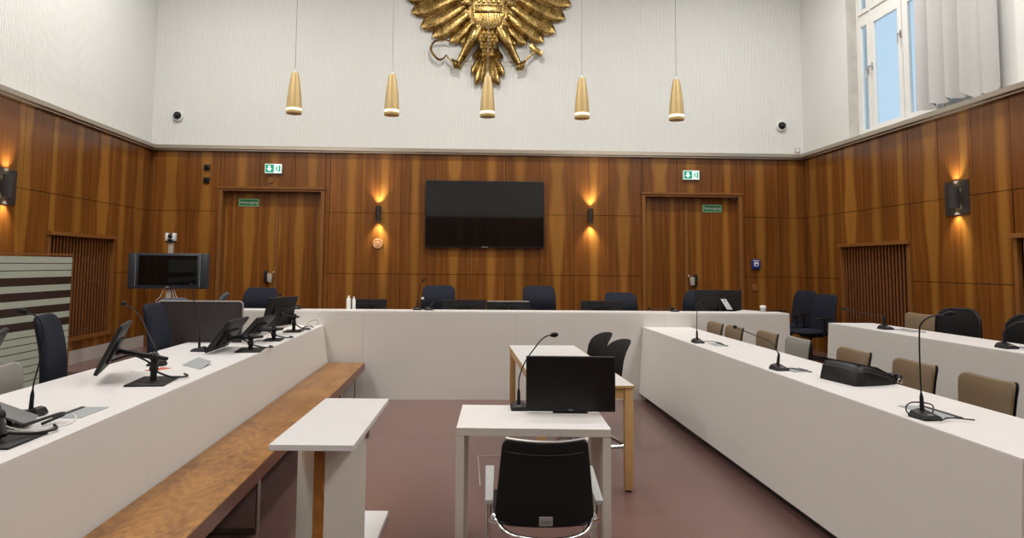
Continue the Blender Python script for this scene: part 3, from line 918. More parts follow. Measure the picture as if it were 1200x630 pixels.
# ------------------------------------------------------------------ the fixed desks
def judges_bench():
    t = thing('judges_bench', 'long warm grey judges bench across the room under the television', 'bench desk', (0, 8.38, 0))
    xs = [-3.0, -1.18, .62, 2.42, 3.94]
    m = MB()
    for a, c in zip(xs[:-1], xs[1:]): m.box(a + .0008, c - .0008, 0, .04, .0, 1.005)
    m.build('front_panel', 'laminate_warm', t, smooth=0)
    MB().box(-3.0, 3.94, 0, .33, 1.005, 1.03, .002).build('top_ledge', 'laminate_white', t, smooth=0)
    MB().box(-3.0, 3.40, .33, .95, .955, .985, .002).build('worktop', 'laminate_white', t, smooth=0)
    MB().poly([(3.935, .045), (3.655, .655), (3.615, .64), (3.89, .045)], .30, 1.005).build('end_panel', 'laminate_warm', t, smooth=0)
    MB().poly([(3.40, .331), (3.805, .331), (3.655, .66), (3.635, .66)], 1.005, 1.03).build('end_top', 'laminate_white', t, smooth=0)
    m = MB()
    for x in (-2.2, -.95, 1.55, 2.61): m.box(x, x + .02, .33, .93, DAIS2, .955)
    m.build('support_panel', 'laminate_warm', t, smooth=0)
judges_bench()

def tilt_panel(m, x_top, x_bot, th, y0, y1, z0, z1):
    m.hexa([(x_bot, y0, z0), (x_bot + th, y0, z0), (x_bot + th, y1, z0), (x_bot, y1, z0), (x_top, y0, z1), (x_top + th, y0, z1), (x_top + th, y1, z1), (x_top, y1, z1)])

def left_desk():
    t = thing('side_desk', 'long pale desk along the left side with monitors on arms', 'desk', (-1.64, 5.0, 0))
    m = MB()
    ys = [-3.9, -1.4, 1.06, 3.52, 3.36]
    for a, c in ((-3.8, -1.3), (-1.3, .95), (.95, 3.375)): tilt_panel(m, -.03, .088, .03, a + .0003, c - .0003, 0, .852)
    m.build('front_panel', 'laminate_warm', t, smooth=0)
    m = MB(); m.poly([(-.85, -3.8), (.001, -3.8), (.001, 3.376), (-.355, 3.376), (-.355, 1.50), (-.85, 1.50)], .838, .86)
    m.build('worktop', 'laminate_white', t, smooth=0)
    m = MB()
    for y in (-3.7, -1.5, .40): m.box(-.8, -.04, y, y + .03, DAIS, .838)
    m.box(-.34, -.04, 3.3, 3.33, DAIS, .838)
    m.build('support_panel', 'laminate_warm', t, smooth=0)
left_desk()

def right_desk():
    t = thing('side_desk', 'long pale desk nearest on the right, carrying a black bag', 'desk', (2.145, 5.5, 0))
    m = MB()
    for a, c in ((-2.84, .02), (.02, 2.875)): tilt_panel(m, 0, -.048, .03, a + .0003, c - .0003, .085, .852)
    m.build('front_panel', 'laminate_warm', t, smooth=0)
    MB().box(.035, .06, -2.82, 2.87, 0.0, .12).build('toe_board', 'toe_dark', t, smooth=0)
    MB().box(.0, .575, -2.84, 2.876, .838, .86).build('worktop', 'laminate_white', t, smooth=0)
    m = MB(); m.box(.08, .56, -2.835, -2.80, DAIS, .838); m.build('end_panel', 'laminate_warm', t, smooth=0)
    m = MB()
    for y in (-2.1, .35, 2.83): m.box(.08, .54, y, y + .02, DAIS, .838)
    m.build('support_panel', 'laminate_warm', t, smooth=0)
right_desk()

def rear_right_desk():
    t = thing('side_desk', 'pale desk of the raised second row on the right', 'desk', (3.69, 4.5, DAIS))
    m = MB()
    for a, c in ((-3.0, -.5), (-.5, 2.5)): tilt_panel(m, 0, -.05, .03, a + .001, c - .001, 0, .872)
    m.build('front_panel', 'laminate_warm', t, smooth=0)
    MB().box(.0, .46, -3.0, 2.5, .858, .88).build('worktop', 'laminate_white', t, smooth=0)
    m = MB()
    m.box(.03, .36, 2.465, 2.498, .15, .858); m.box(.03, .45, -2.98, -2.95, .15, .858); m.box(.03, .45, -.5, -.47, .15, .858)
    m.build('end_panel', 'laminate_warm', t, smooth=0)
rear_right_desk()

def wooden_bench():
    t = thing('wooden_bench', 'long polished walnut bench along the foot of the left desk', 'bench', (0, 5.2, 0))
    MB().box(-1.568, -1.144, -3.0, 3.086, .36, .44, .002).build('seat', 'bench_wood', t, smooth=0)
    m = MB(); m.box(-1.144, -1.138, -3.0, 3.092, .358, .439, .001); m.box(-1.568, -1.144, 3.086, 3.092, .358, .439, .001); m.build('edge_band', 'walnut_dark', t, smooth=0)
    MB().box(-1.485, -1.475, -3.0, 3.08, .012, .355).build('shade_board', 'toe_dark', t, smooth=0)  # near-black board added to stand in for the shade beneath the seat
    for y in (-2.2, -.9, 1.9, 2.8):
        m = MB()
        m.box(-1.205, -1.195, y - .03, y + .03, 0, .355); m.box(-1.475, -1.465, y - .03, y + .03, 0, .355)
        m.box(-1.465, -1.205, y - .03, y + .03, .343, .355); m.box(-1.465, -1.205, y - .03, y + .03, 0, .012)
        m.build('leg_frame', 'steel', t, smooth=0)
b_ = wooden_bench()

def screen_wall():
    t = thing('privacy_screen', 'dark brown upright privacy screen standing across the left desk', 'screen panel', (-2.40, 6.53, DAIS))
    m = MB()
    w, h = .38, 1.075
    pts = [(-w, .03), (w, .03)] + [(w - .03 + .03 * math.cos(a), h - .03 + .03 * math.sin(a)) for a in [k / 6 * PI / 2 for k in range(7)]] + [(-w + .03 - .03 * math.sin(a), h - .03 + .03 * math.cos(a)) for a in [k / 6 * PI / 2 for k in range(7)]]
    m.poly(pts, -.012, .012, 'y'); m.build('panel', 'screen_panel', t, smooth=30)
    m = MB()
    edge = [(w + .001, .74)] + [(w - .03 + .032 * math.cos(a), h - .03 + .032 * math.sin(a)) for a in [k / 6 * PI / 2 for k in range(7)]] + [(-w + .03 - .032 * math.sin(a), h - .03 + .032 * math.cos(a)) for a in [k / 6 * PI / 2 for k in range(7)]] + [(-w - .001, .05)]
    m.tube([(a, 0, b) for a, b in edge], .009, 6); m.build('edge_trim', 'edge_gray', t)
    for x in (-.30,):
        MB().box(x - .03, x + .03, -.15, .15, 0, .032, .004).build('foot', 'edge_gray', t)
    MB().box(.0, .06, .0, .30, 0, .032, .004).build('foot', 'edge_gray', t)
screen_wall()

def glass_partition():
    t = thing('glass_partition', 'frosted striped glass partition along the left wall', 'partition', (-4.1, 5.0, DAIS))
    y0, y1, H = -3.0, 2.50, 1.49
    MB().box(-.005, .005, y0, y1, .05, H).build('glass_sheet', 'window_glass', t, smooth=0)
    pat = 'LLLDLDLDLD' + 'L' * 11
    m = MB(); p = .069
    for i, ch in enumerate(pat):
        if ch == 'L': m.box(.0055, .0085, y0 + .01, y1 - .01, H - .012 - (i + 1) * p + .004, H - .012 - i * p - .004)
    m.build('frosted_stripes', 'frost', t, smooth=0)
    m = MB()
    for i, ch in enumerate(pat):
        if ch == 'D': m.box(.0055, .0080, y0 + .01, y1 - .01, H - .012 - (i + 1) * p - .004, H - .012 - i * p + .004)
        elif i > 9 or i in (1, 2): m.box(.0055, .0080, y0 + .01, y1 - .01, H - .012 - i * p - .0038, H - .012 - i * p + .0038)
    m.build('dark_stripes', 'stripe_dark', t, smooth=0)
    MB().box(-.012, .012, y0, y1 + .012, H, H + .018).build('top_rail', 'walnut_frame', t, smooth=0)
    MB().box(-.012, .012, y1, y1 + .014, 0, H).build('end_post', 'walnut_frame', t, smooth=0)
    MB().box(-.03, .03, y0, y1, 0, .05).build('bottom_rail', 'walnut_frame', t, smooth=0)
glass_partition()

# ------------------------------------------------------------------ chairs
SEATM = lambda y, z: Matrix.Translation((0, y, z)) @ Matrix.Rotation(PI / 2, 4, 'X')

def swivel(name, label, loc, rz, fabric, back_h=.50, back_w=.46, arms=False, taper=-.06, group=None, sbend=.05, z_back=.49):
    t = thing(name, label, 'chair', loc, rz, group)
    m = MB(); m.pad(.48, .47, .085, .09, .03, lambda x, z: .12 * x * x, SEATM(.22, .46)); m.build('seat', fabric, t)
    top_z = z_back
    M = Matrix.Translation((0, .20, top_z)) @ Matrix.Rotation(-R(9), 4, 'X')
    m = MB(); m.pad(back_w, back_h, .075, .085, taper, lambda x, z: -.55 * x * x + sbend * math.cos(z / back_h * 5), M); m.build('backrest', fabric, t)
    m = MB(); m.box(-.04, .04, .20, .235, .40, top_z + .25, .01); m.box(-.04, .04, -.02, .23, .395, .415, .006); m.build('back_bracket', 'black_plastic', t)
    m = MB().lathe([(.025, .10), (.025, .28), (.018, .28), (.018, .40)], (0, 0, 0), 14); m.box(-.09, .09, -.10, .12, .385, .415, .01); m.build('column', 'black_plastic', t)
    m = MB().lathe([(.04, .07), (.045, .075), (.04, .12), (.03, .125)], (0, 0, 0), 14)
    for k in range(5):
        a = 2 * PI * k / 5 + .3
        m.tube([(.03 * math.cos(a), .03 * math.sin(a), .10), (.29 * math.cos(a), .29 * math.sin(a), .068)], .02, 8, radii=[.024, .014])
    m.build('star_base', 'black_plastic', t)
    for k in range(5):
        a = 2 * PI * k / 5 + .3
        c = Vector((.285 * math.cos(a), .285 * math.sin(a), .027))
        M2 = Matrix.Rotation(a, 4, 'Z') @ Matrix.Rotation(PI / 2, 4, 'X')
        m = MB().lathe([(.001, -.022), (.024, -.022), (.027, -.018), (.027, .018), (.024, .022), (.001, .022)], c, 14, M2)
        m.box(c.x - .008, c.x + .008, c.y - .008, c.y + .008, .05, .066); m.build('caster', 'black_plastic', t)
    if arms:
        for s in (-1, 1):
            m = MB(); m.pad(.075, .24, .028, .03, 0, None, Matrix.Translation((s * .285, .12, .675)) @ Matrix.Rotation(PI / 2, 4, 'X'))
            m.tube([(s * .285, .0, .665), (s * .285, .0, .47), (s * .27, .0, .43), (s * .12, .0, .405)], .016, 8); m.build('armrest', 'black_plastic', t)
    return t

jg = 'navy swivel chairs behind the judges bench'
j0 = swivel('swivel_chair', 'navy swivel chair behind the judges bench in front of the left door', (-2.745, 9.43, DAIS2), 0, 'navy_fabric', group=jg)
j0.scale = (1, 1, .965)
for x, y, k, rz, lab in ((-.34, 9.43, 1.015, 0, 'navy swivel chair behind the judges bench left of the television middle, beside two slim microphones'),
                         (1.035, 9.43, 1.02, 0, 'navy swivel chair behind the judges bench under the right end of the television'),
                         (2.165, 9.43, .935, 0, 'navy swivel chair left of the right door, behind a small monitor'),
                         (3.10, 9.43, .975, -.75, 'navy swivel chair in front of the right door beside the large dark monitor')):
    c = dup(j0, lab, (x, y, DAIS2), rz); c.scale = (1, 1, k)
s0 = swivel('swivel_chair', 'small slate blue swivel chair turned sideways at the left end of the judges bench', (-3.52, 9.75, DAIS2), -1.15, 'blue_fabric', back_w=.36)
s0.scale = (1, 1, .89)
c = dup(s0, 'slate blue swivel chair peeping over the privacy screen under the rolling display', (-3.22, 8.05, DAIS), .5); c.scale = (1, 1, 1.04)

lg = 'high backed navy chairs along the left desk'
h0 = swivel('swivel_chair', 'high backed navy swivel chair at the left desk in front of the frosted partition', (-2.475, 4.81, DAIS), R(104), 'navy_fabric', back_h=.60, back_w=.44, group=lg, sbend=.015)
dup(h0, 'high backed navy swivel chair at the left desk touching the privacy screen', (-2.36, 6.10, DAIS), R(93))

e0 = swivel('swivel_chair', 'high backed navy armchair on castors in the right corner, front of the pair', (4.65, 9.30, DAIS2), -1.38, 'navy_fabric', back_h=.58, back_w=.47, arms=True, sbend=.015, z_back=.43, group='pair of navy armchairs in the right corner')
e0.scale = (1, 1, .925)
c = dup(e0, 'high backed navy armchair on castors in the right corner, rear one of the pair', (4.71, 9.98, DAIS2), -1.38); c.scale = (1, 1, .95)

def visitor(label, loc, rz, fabric, group=None, tilt=21):
    t = thing('visitor_chair', label, 'chair', loc, rz, group)
    m = MB(); m.pad(.44, .43, .05, .07, .04, lambda x, z: .3 * x * x, SEATM(.20, .45)); m.build('seat', fabric, t)
    M = Matrix.Translation((0, .19, .47)) @ Matrix.Rotation(-R(tilt), 4, 'X')
    bend = lambda x, z: -.9 * x * x + .03 * math.cos(z * 9)
    m = MB(); m.pad(.43, .33, .032, .05, .07, bend, M); m.build('backrest', fabric, t)
    M3 = Matrix.Translation((0, .19, .47)) @ Matrix.Rotation(-R(tilt), 4, 'X') @ Matrix.Translation((0, .019, -.004))
    m = MB(); m.pad(.444, .338, .012, .05, .07, bend, M3); m.build('back_shell', 'black_satin', t)
    for s in (-1, 1):
        for f in (-1, 1):
            m = MB()
            if f < 0: m.tube([(s * .17, -.16, .43), (s * .225, -.21, .40), (s * .24, -.24, 0)], .011, 8)
            else: m.tube([(s * .17, .20, .62), (s * .17, .21, .45), (s * .225, .20, .40), (s * .24, .26, 0)], .011, 8)
            m.build('leg', 'chrome', t)
    m = MB(); m.tube([(-.2, -.16, .425), (.2, -.16, .425)], .01, 8); m.tube([(-.2, .17, .425), (.2, .17, .425)], .01, 8); m.build('seat_frame', 'chrome', t)
    return t
vg = 'taupe visitor chairs behind the nearest right desk'
v0 = visitor('taupe visitor chair behind the right desk, closest to the judges bench', (2.66, 8.02, DAIS), -PI / 2, 'taupe_fabric', vg)
for x, y, lab in ((2.68, 7.50, 'taupe visitor chair behind the right desk, second from the judges bench'),
                  (2.76, 6.86, 'taupe visitor chair behind the right desk, just left of the pale grey chair'),
                  (2.82, 5.43, 'taupe visitor chair rising behind the thick end of the black bag'),
                  (2.86, 4.75, 'taupe visitor chair behind the handle end of the black bag'),
                  (2.86, 4.08, 'taupe visitor chair behind the right desk, nearest the right picture edge')):
    dup(v0, lab, (x, y, DAIS), -PI / 2)
gv = visitor('pale grey visitor chair among the taupe ones behind the right desk', (2.80, 6.30, DAIS), -PI / 2, 'gray_fabric')
dup(gv, 'pale grey visitor chair at the left desk by the left picture edge', (-2.36, 4.02, DAIS + .0), PI / 2 - .05).scale = (1, 1, 1.06)
dup(v0, 'taupe visitor chair behind the raised second row desk on the right', (4.34, 6.84, DAIS2), -PI / 2 + .1, 'chairs of the second row').scale = (1, 1, 1.05)

def mesh_chair(label, loc, rz, group):
    t = thing('mesh_chair', label, 'chair', loc, rz, group)
    m = MB(); m.pad(.49, .47, .07, .10, .04, lambda x, z: .2 * x * x, SEATM(.22, .46)); m.build('seat', 'black_satin', t)
    M = Matrix.Translation((0, .20, .52)) @ Matrix.Rotation(-R(16), 4, 'X')
    bend = lambda x, z: -.7 * x * x + .035 * math.cos(z * 8)
    m = MB(); m.pad(.48, .40, .02, .12, -.04, bend, M); m.build('backrest', 'mesh_black', t)
    m = MB(); pts = []
    for k in range(40):
        a = 2 * PI * k / 40
        q = Vector((.235 * max(-1, min(1, 1.12 * math.cos(a))), 0, .20 + .195 * max(-1, min(1, 1.10 * math.sin(a)))))
        q.x *= 1 - .04 * (q.z / .4 - .5) * 2; q.y += bend(q.x, q.z); pts.append(M @ q)
    m.tube(pts, .012, 8, closed=True); m.build('back_frame', 'black_plastic', t)
    m = MB(); m.tube(catmull([(0, .02, .40), (0, .2, .42), (0, .27, .52), (0, .285, .70)], 4), .022, 8); m.build('back_bracket', 'black_plastic', t)
    m = MB().lathe([(.026, .10), (.026, .40)], (0, 0, 0), 12); m.build('column', 'black_plastic', t)
    m = MB()
    for k in range(5):
        a = 2 * PI * k / 5
        m.tube([(0, 0, .10), (.29 * math.cos(a), .29 * math.sin(a), .066)], .02, 8, radii=[.026, .014])
    m.build('star_base', 'black_plastic', t)
    for k in range(5):
        a = 2 * PI * k / 5
        m = MB().lathe([(.001, -.02), (.026, -.02), (.026, .02), (.001, .02)], (.285 * math.cos(a), .285 * math.sin(a), .027), 12, Matrix.Rotation(a, 4, 'Z') @ Matrix.Rotation(PI / 2, 4, 'X'))
        m.build('caster', 'black_plastic', t)
    return t
m0 = mesh_chair('black mesh office chair beside the taupe chair in the raised second row', (4.36, 6.32, DAIS2), -PI / 2 + .2, 'chairs of the second row')
dup(m0, 'black mesh office chair of the second row at the right picture edge', (4.38, 5.50, DAIS2), -PI / 2 + .15)

def cantilever(label, loc, rz, group):
    t = thing('cantilever_chair', label, 'chair', loc, rz, group)
    m = MB(); m.pad(.46, .44, .05, .10, .04, lambda x, z: .2 * x * x, SEATM(.20, .455)); m.build('seat', 'black_satin', t)
    M = Matrix.Translation((0, .17, .48)) @ Matrix.Rotation(-R(27), 4, 'X')
    bend = lambda x, z: -1.2 * x * x + .04 * math.cos(z * 9)
    m = MB(); m.pad(.42, .475, .03, .19, .0, bend, M); m.build('backrest', 'mesh_black', t)
    m = MB()
    for s in (-1, 1):
        m.tube(catmull([(s * .22, .20, .56), (s * .235, .20, .47), (s * .235, .05, .42), (s * .235, -.18, .41), (s * .235, -.25, .34), (s * .235, -.26, .10), (s * .235, -.22, .013), (s * .235, -.05, .012), (s * .235, .25, .012)], 5), .012, 8)
    m.tube([(-.235, .25, .012), (.235, .25, .012)], .012, 8)
    m.build('sled_frame', 'chrome', t)
    for s in (-1, 1):
        m = MB(); m.pad(.05, .26, .022, .02, 0, None, Matrix.Translation((s * .255, .16, .60)) @ Matrix.Rotation(PI / 2, 4, 'X'))
        m.tube(catmull([(s * .252, .14, .59), (s * .252, .19, .54), (s * .235, .20, .48)], 4), .011, 8); m.build('armrest', 'black_plastic', t)
    return t
k0 = cantilever('black curved back cantilever chair at the beech table, near the judges bench', (1.135, 7.06, 0), -PI / 2 + .22, 'black cantilever chairs at the beech table')
dup(k0, 'black curved back cantilever chair at the beech table, nearer the front monitor', (1.165, 6.40, 0), -PI / 2 + .22)

def front_chair():
    t = thing('armchair', 'black mesh armchair with chrome frame pushed to the small front table', 'chair', (.37, 3.33, 0), PI - .02)
    m = MB(); m.pad(.45, .45, .04, .06, .03, lambda x, z: .3 * x * x, SEATM(.20, .45)); m.build('seat', 'black_satin', t)
    M = Matrix.Translation((0, .20, .455)) @ Matrix.Rotation(-R(10), 4, 'X')
    bend = lambda x, z: -1.15 * x * x + .02 * math.cos(z * 8)
    m = MB(); m.pad(.41, .365, .02, .035, -.085, bend, M, dome=.1); m.build('backrest', 'mesh_black', t)
    P = lambda x, z, d=0.0: M @ Vector((x * (1 - .085 * (z / .365 - .5) * 2), bend(x, z) + d, z))
    m = MB(); m.tube([P(-.19 + .38 * k / 16, .364) for k in range(17)], .006, 8); m.build('top_rim', 'steel', t)
    m = MB(); m.tube([P(-.195 + .39 * k / 16, .31 - .0, .011) for k in range(17)], .003, 6); m.build('top_hem', 'black_plastic', t)
    lp = Matrix.Translation((0, .20, .455)) @ Matrix.Rotation(-R(10), 4, 'X')
    m = MB(); m.box(-.03, .03, .030, .036, .012, .055, .003, rot=lp); lab = m.build('name_plate', 'silver_gray', t)
    m = MB(); m.box(-.02, .02, .0355, .0372, .024, .040, rot=lp); m.build('plate_print', 'gray_plastic', lab, smooth=0)
    m = MB(); m.tube(catmull([(-.225, .12, .47), (-.16, .25, .435), (0, .285, .42), (.16, .25, .435), (.225, .12, .47)], 6), .011, 10)
    m.build('seat_frame', 'chrome', t)
    MB().tube([(-.2, -.15, .42), (.2, -.15, .42)], .011, 8).build('front_rail', 'chrome', t)
    for s in (-1, 1):
        m = MB(); m.hexa([(s * .215, -.10, .605), (s * .258, -.10, .605), (s * .262, .165, .525), (s * .226, .165, .525), (s * .215, -.10, .625), (s * .258, -.10, .625), (s * .262, .165, .548), (s * .226, .165, .548)], .004)
        m.build('armrest', 'arm_gray', t)
        m = MB(); m.tube(catmull([(s * .243, .145, .525), (s * .243, .15, .40), (s * .245, .19, .15), (s * .25, .23, 0)], 4), .0125, 10); m.build('leg', 'chrome', t)
        m = MB(); m.tube(catmull([(s * .238, -.09, .605), (s * .238, -.13, .50), (s * .238, -.20, .30), (s * .245, -.24, 0)], 4), .0125, 10); m.build('leg', 'chrome', t)
        m = MB(); m.tube([(s * .24, .15, .46), (s * .2, .17, .455)], .012, 8); m.tube([(s * .237, -.13, .45), (s * .2, -.15, .43)], .012, 8); m.build('arm_link', 'chrome', t)
front_chair()

# ------------------------------------------------------------------ loose tables in the middle
def front_table():
    t = thing('table', 'small white table in the middle foreground with a monitor on it', 'table', (.385, 3.98, 0), -R(3.0))
    MB().box(-.40, .40, -.30, .30, .70, .74, .002).build('table_top', 'laminate_white', t, smooth=0)
    for s in (-1, 1):
        MB().box(s * .40 - (.042 if s > 0 else 0), s * .40 + (.042 if s < 0 else 0), -.30, .30, 0, .70, .002).build('side_panel', 'laminate_taupe', t, smooth=0)
    MB().box(-.358, .358, .22, .245, .60, .70).build('rear_rail', 'laminate_warm', t, smooth=0)
    MB().box(-.400, .400, -.3015, -.2995, .7005, .7395).build('edge_band', 'laminate_taupe', t, smooth=0)
front_table()

def beech_table():
    t = thing('table', 'long white table with beech legs in the middle of the room', 'table', (.85, 6.22, 0), R(.9))
    w, L = .345, 1.235
    MB().box(-w, w, -L, L, .722, .74, .003).build('table_top', 'table_white', t, smooth=0)
    m = MB()
    m.box(-w, w, -L - .004, -L + .001, .7215, .7385); m.box(-w, w, L - .001, L + .004, .7215, .7385); m.box(-w - .004, -w + .001, -L, L, .7215, .7385); m.box(w - .001, w + .004, -L, L, .7215, .7385)
    m.build('edge_band', 'beech', t, smooth=0)
    m = MB()
    m.box(-w + .07, w - .07, -L + .015, -L + .037, .645, .722); m.box(-w + .07, w - .07, L - .037, L - .015, .645, .722)
    m.box(-w + .015, -w + .037, -L + .07, L - .07, .645, .722); m.box(w - .037, w - .015, -L + .07, L - .07, .645, .722)
    m.build('apron', 'beech', t, smooth=0)
    for sx in (-1, 1):
        for sy in (-1, 1):
            x = sx * (w - .035); y = sy * (L - .035)
            lg = MB().box(x - .03, x + .03, y - .03, y + .03, .012, .722, .006); lg = lg.build('leg', 'beech', t)
            MB().lathe([(.001, 0), (.024, 0), (.024, .013), (.001, .013)], (x, y, 0), 14).build('foot_glide', 'black_plastic', lg)
beech_table()

def lectern():
    t = thing('lectern', 'white stand with a narrow two leaf top and a wood edged leg beside the bench', 'lectern', (-.68, 3.92, 0), -R(2.1))
    MB().box(-.198, .198, -.565, -.09, .712, .74, .002).build('top_leaf', 'table_white', t, smooth=0)
    MB().box(-.198, .198, -.0855, .575, .712, .74, .002).build('top_leaf', 'table_white', t, smooth=0)
    def slab(m, p, q, th, z0, z1):
        d = Vector((q[0] - p[0], q[1] - p[1], 0)).normalized(); n = Vector((-d.y, d.x, 0)) * th
        a, b = Vector((p[0], p[1], 0)), Vector((q[0], q[1], 0))
        m.hexa([a + Vector((0, 0, z0)), b + Vector((0, 0, z0)), b + n + Vector((0, 0, z0)), a + n + Vector((0, 0, z0)), a + Vector((0, 0, z1)), b + Vector((0, 0, z1)), b + n + Vector((0, 0, z1)), a + n + Vector((0, 0, z1))])
    m = MB(); slab(m, (.030, -.40), (.178, -.10), .022, .03, .712); m.build('leg_panel', 'laminate_taupe', t, smooth=0)
    m = MB(); slab(m, (-.178, -.12), (-.022, -.40), .022, .03, .712); m.build('leg_panel', 'laminate_taupe', t, smooth=0)
    MB().box(-.022, .030, -.415, -.375, .03, .712, .003).build('leg_edge', 'strip_wood', t, smooth=0)
    MB().box(-.10, .12, -.12, -.10, .62, .70).build('leg_brace', 'laminate_warm', t, smooth=0)
    MB().box(-.175, .198, -.40, .655, 0, .03, .002).build('base_plate', 'table_white', t, smooth=0)
    m = MB(); m.box(.176, .19, -.11, -.07, .66, .712); m.build('hinge', 'steel', t, smooth=0)
lectern()

# flush floor hatch under the front table
m = MB()
x0, x1, y0, y1 = .13, .42, 5.15, 5.95
for a in ((x0, x1, y1 - .012, y1), (x0, x0 + .008, y0, y1), (x0 + .10, x1, y0 + .32, y0 + .33), (x1 - .008, x1, y0, y1)): m.box(a[0], a[1], a[2], a[3], 0, .003)
h = m.build('floor_hatch', 'hatch_line', smooth=0); tag(h, 'thin metal outline of a flush hatch in the dark floor behind the front table', 'floor hatch')

# ------------------------------------------------------------------ monitors
def slab_screen(parent, c, face, tilt, w, h, th=.022, name='screen_housing', front='screen', back='black_satin', roll=0.0, light_edge=False):
    """flat panel: face = heading it looks to (radians from +x), tilt = lean back"""
    M = Matrix.Translation(c) @ Matrix.Rotation(face + PI / 2, 4, 'Z') @ Matrix.Rotation(-tilt, 4, 'X') @ Matrix.Rotation(roll, 4, 'Y')
    m = MB(); m.box(-w / 2, w / 2, -th / 2, th / 2, -h / 2, h / 2, .004, rot=M)
    m.box(-w * .28, w * .28, th / 2 - .002, th / 2 + .018, -h * .30, h * .18, .006, rot=M)
    o = m.build(name, back, parent, smooth=30)
    m = MB(); m.box(-w / 2 + .010, w / 2 - .010, -th / 2 - .0012, -th / 2 + .001, -h / 2 + .018, h / 2 - .010, rot=M); m.build('display', front, o, smooth=0)
    if light_edge:
        m = MB(); m.box(-w / 2 + .01, w / 2 - .01, -th / 2, th / 2, h / 2 - .003, h / 2 + .0025, rot=M); m.build('top_edge', 'silver_gray', o, smooth=0)
    return M, o

def arm_monitor(label, base, brz, post_h, c, face, tilt, w, h, elbow=None, group='arm monitors on the left desk', plate=(.11, .17), tail=.10):
    """monitor on a jointed arm: steel foot plate, post, boom, cable loop. Coordinates relative to base"""
    t = thing('monitor', label, 'monitor', base, 0, group)
    Rz = Matrix.Rotation(brz, 4, 'Z')
    m = MB(); m.box(-plate[0], plate[0], -plate[1], plate[1], 0, .010, .003, rot=Rz); m.build('foot_plate', 'black_satin', t)
    m = MB(); m.tube([(0, 0, .008), (0, 0, post_h)], .019, 12); m.tube([(0, 0, post_h * .45), (0, 0, post_h * .6)], .026, 12); m.build('post', 'black_plastic', t)
    cv = Vector(c)
    M, scr = slab_screen(t, c, face, tilt, w, h)
    hub = M @ Vector((0, .03, -.02))
    top = Vector((0, 0, post_h))
    d = (hub - top); d.normalize()
    m = MB(); m.tube([top - d * tail, top, hub], .019, 8, radii=[.014, .023, .019], flat=.8); m.ball(hub, .028); m.ball(top, .03); m.build('arm', 'black_plastic', t)
    lowp = M @ Vector((.05, .03, -h * .25))
    m = MB(); m.tube(catmull([lowp, (lowp + top) / 2 + Vector((0, 0, .02)), top + Vector((.01, -.02, -.05)), Vector((.03, -.03, post_h * .45)), Vector((.10, .05, .020)), Vector((.14, .16, .013)), Vector((.09, .24, .013))], 6), .006, 8)
    m.build('cable', 'black_plastic', t)
    return t
Z = .86
arm_monitor('tilted monitor seen nearly edge on, in the middle of the left desk', (-1.865, 4.36, Z), .10, .15, (-.30, .12, .198), R(199), R(24), .50, .31)
arm_monitor('tilted monitor leaning flat over the left desk next to a slim microphone', (-1.755, 5.92, Z), .12, .11, (-.19, .0, .135), R(180), R(36), .52, .30, plate=(.10, .15))
arm_monitor('upright monitor on an arm at the far end of the left desk', (-1.80, 7.58, Z), .05, .16, (-.085, -.25, .225), R(160), R(15), .50, .31, plate=(.09, .13))
arm_monitor('small tablet screen lying back behind the leaning monitor on the left desk', (-1.78, 6.72, Z), .1, .10, (-.11, -.13, .14), R(172), R(42), .40, .24, plate=(.08, .12))
arm_monitor('monitor cut off by the left picture edge on the left desk', (-1.86, 2.93, Z), .0, .10, (-.15, .10, .275), R(205), R(22), .50, .31, plate=(.13, .13))

def holder():
    t = thing('document_holder', 'slanted grey document holder at the left picture edge', 'document holder', (-2.00, 3.20, Z))
    M = Matrix.Rotation(R(20), 4, 'Z') @ Matrix.Translation((0, 0, .065)) @ Matrix.Rotation(R(25), 4, 'Y')
    MB().box(-.12, .12, -.10, .10, -.005, .005, .003, rot=M).build('plate', 'gray_plastic', t)
    m = MB(); m.tube([(.02, .01, .006), (.0, .0, .058)], .010, 8); m.box(-.05, .05, -.05, .05, 0, .006, .002); m.build('stand', 'black_plastic', t)
holder()

def cable(label, pts, r, mat):
    o = MB().tube(catmull(pts, 8), r, 6).build('cable', mat)
    tag(o, label, 'cable')
cable('thin white cable looping over the left desk at the left picture edge', [(-2.02, 3.02, .98), (-1.93, 3.06, .90), (-1.83, 3.10, .866), (-1.74, 3.22, .865), (-1.78, 3.36, .865), (-1.83, 3.42, .865)], .0035, 'white_plastic')
cable('thick black cable bundle lying on the left desk below the near microphone', [(-1.90, 3.09, .875), (-1.85, 3.13, .888), (-1.79, 3.24, .905), (-1.80, 3.29, .89), (-1.84, 3.20, .870)], .007, 'black_plastic')
cable('thin tangled black lead at the far end of the left desk', [(-1.78, 7.72, .865), (-1.70, 7.85, .90), (-1.68, 8.0, .87), (-1.74, 8.08, .866), (-1.80, 7.95, .866), (-1.72, 7.86, .866)], .004, 'black_plastic')
cable('thin reddish lead curling at the far corner of the left desk', [(-1.76, 7.80, .864), (-1.72, 7.95, .93), (-1.68, 8.12, .94), (-1.67, 8.2, .90), (-1.72, 8.22, .864)], .0025, 'red_dark')

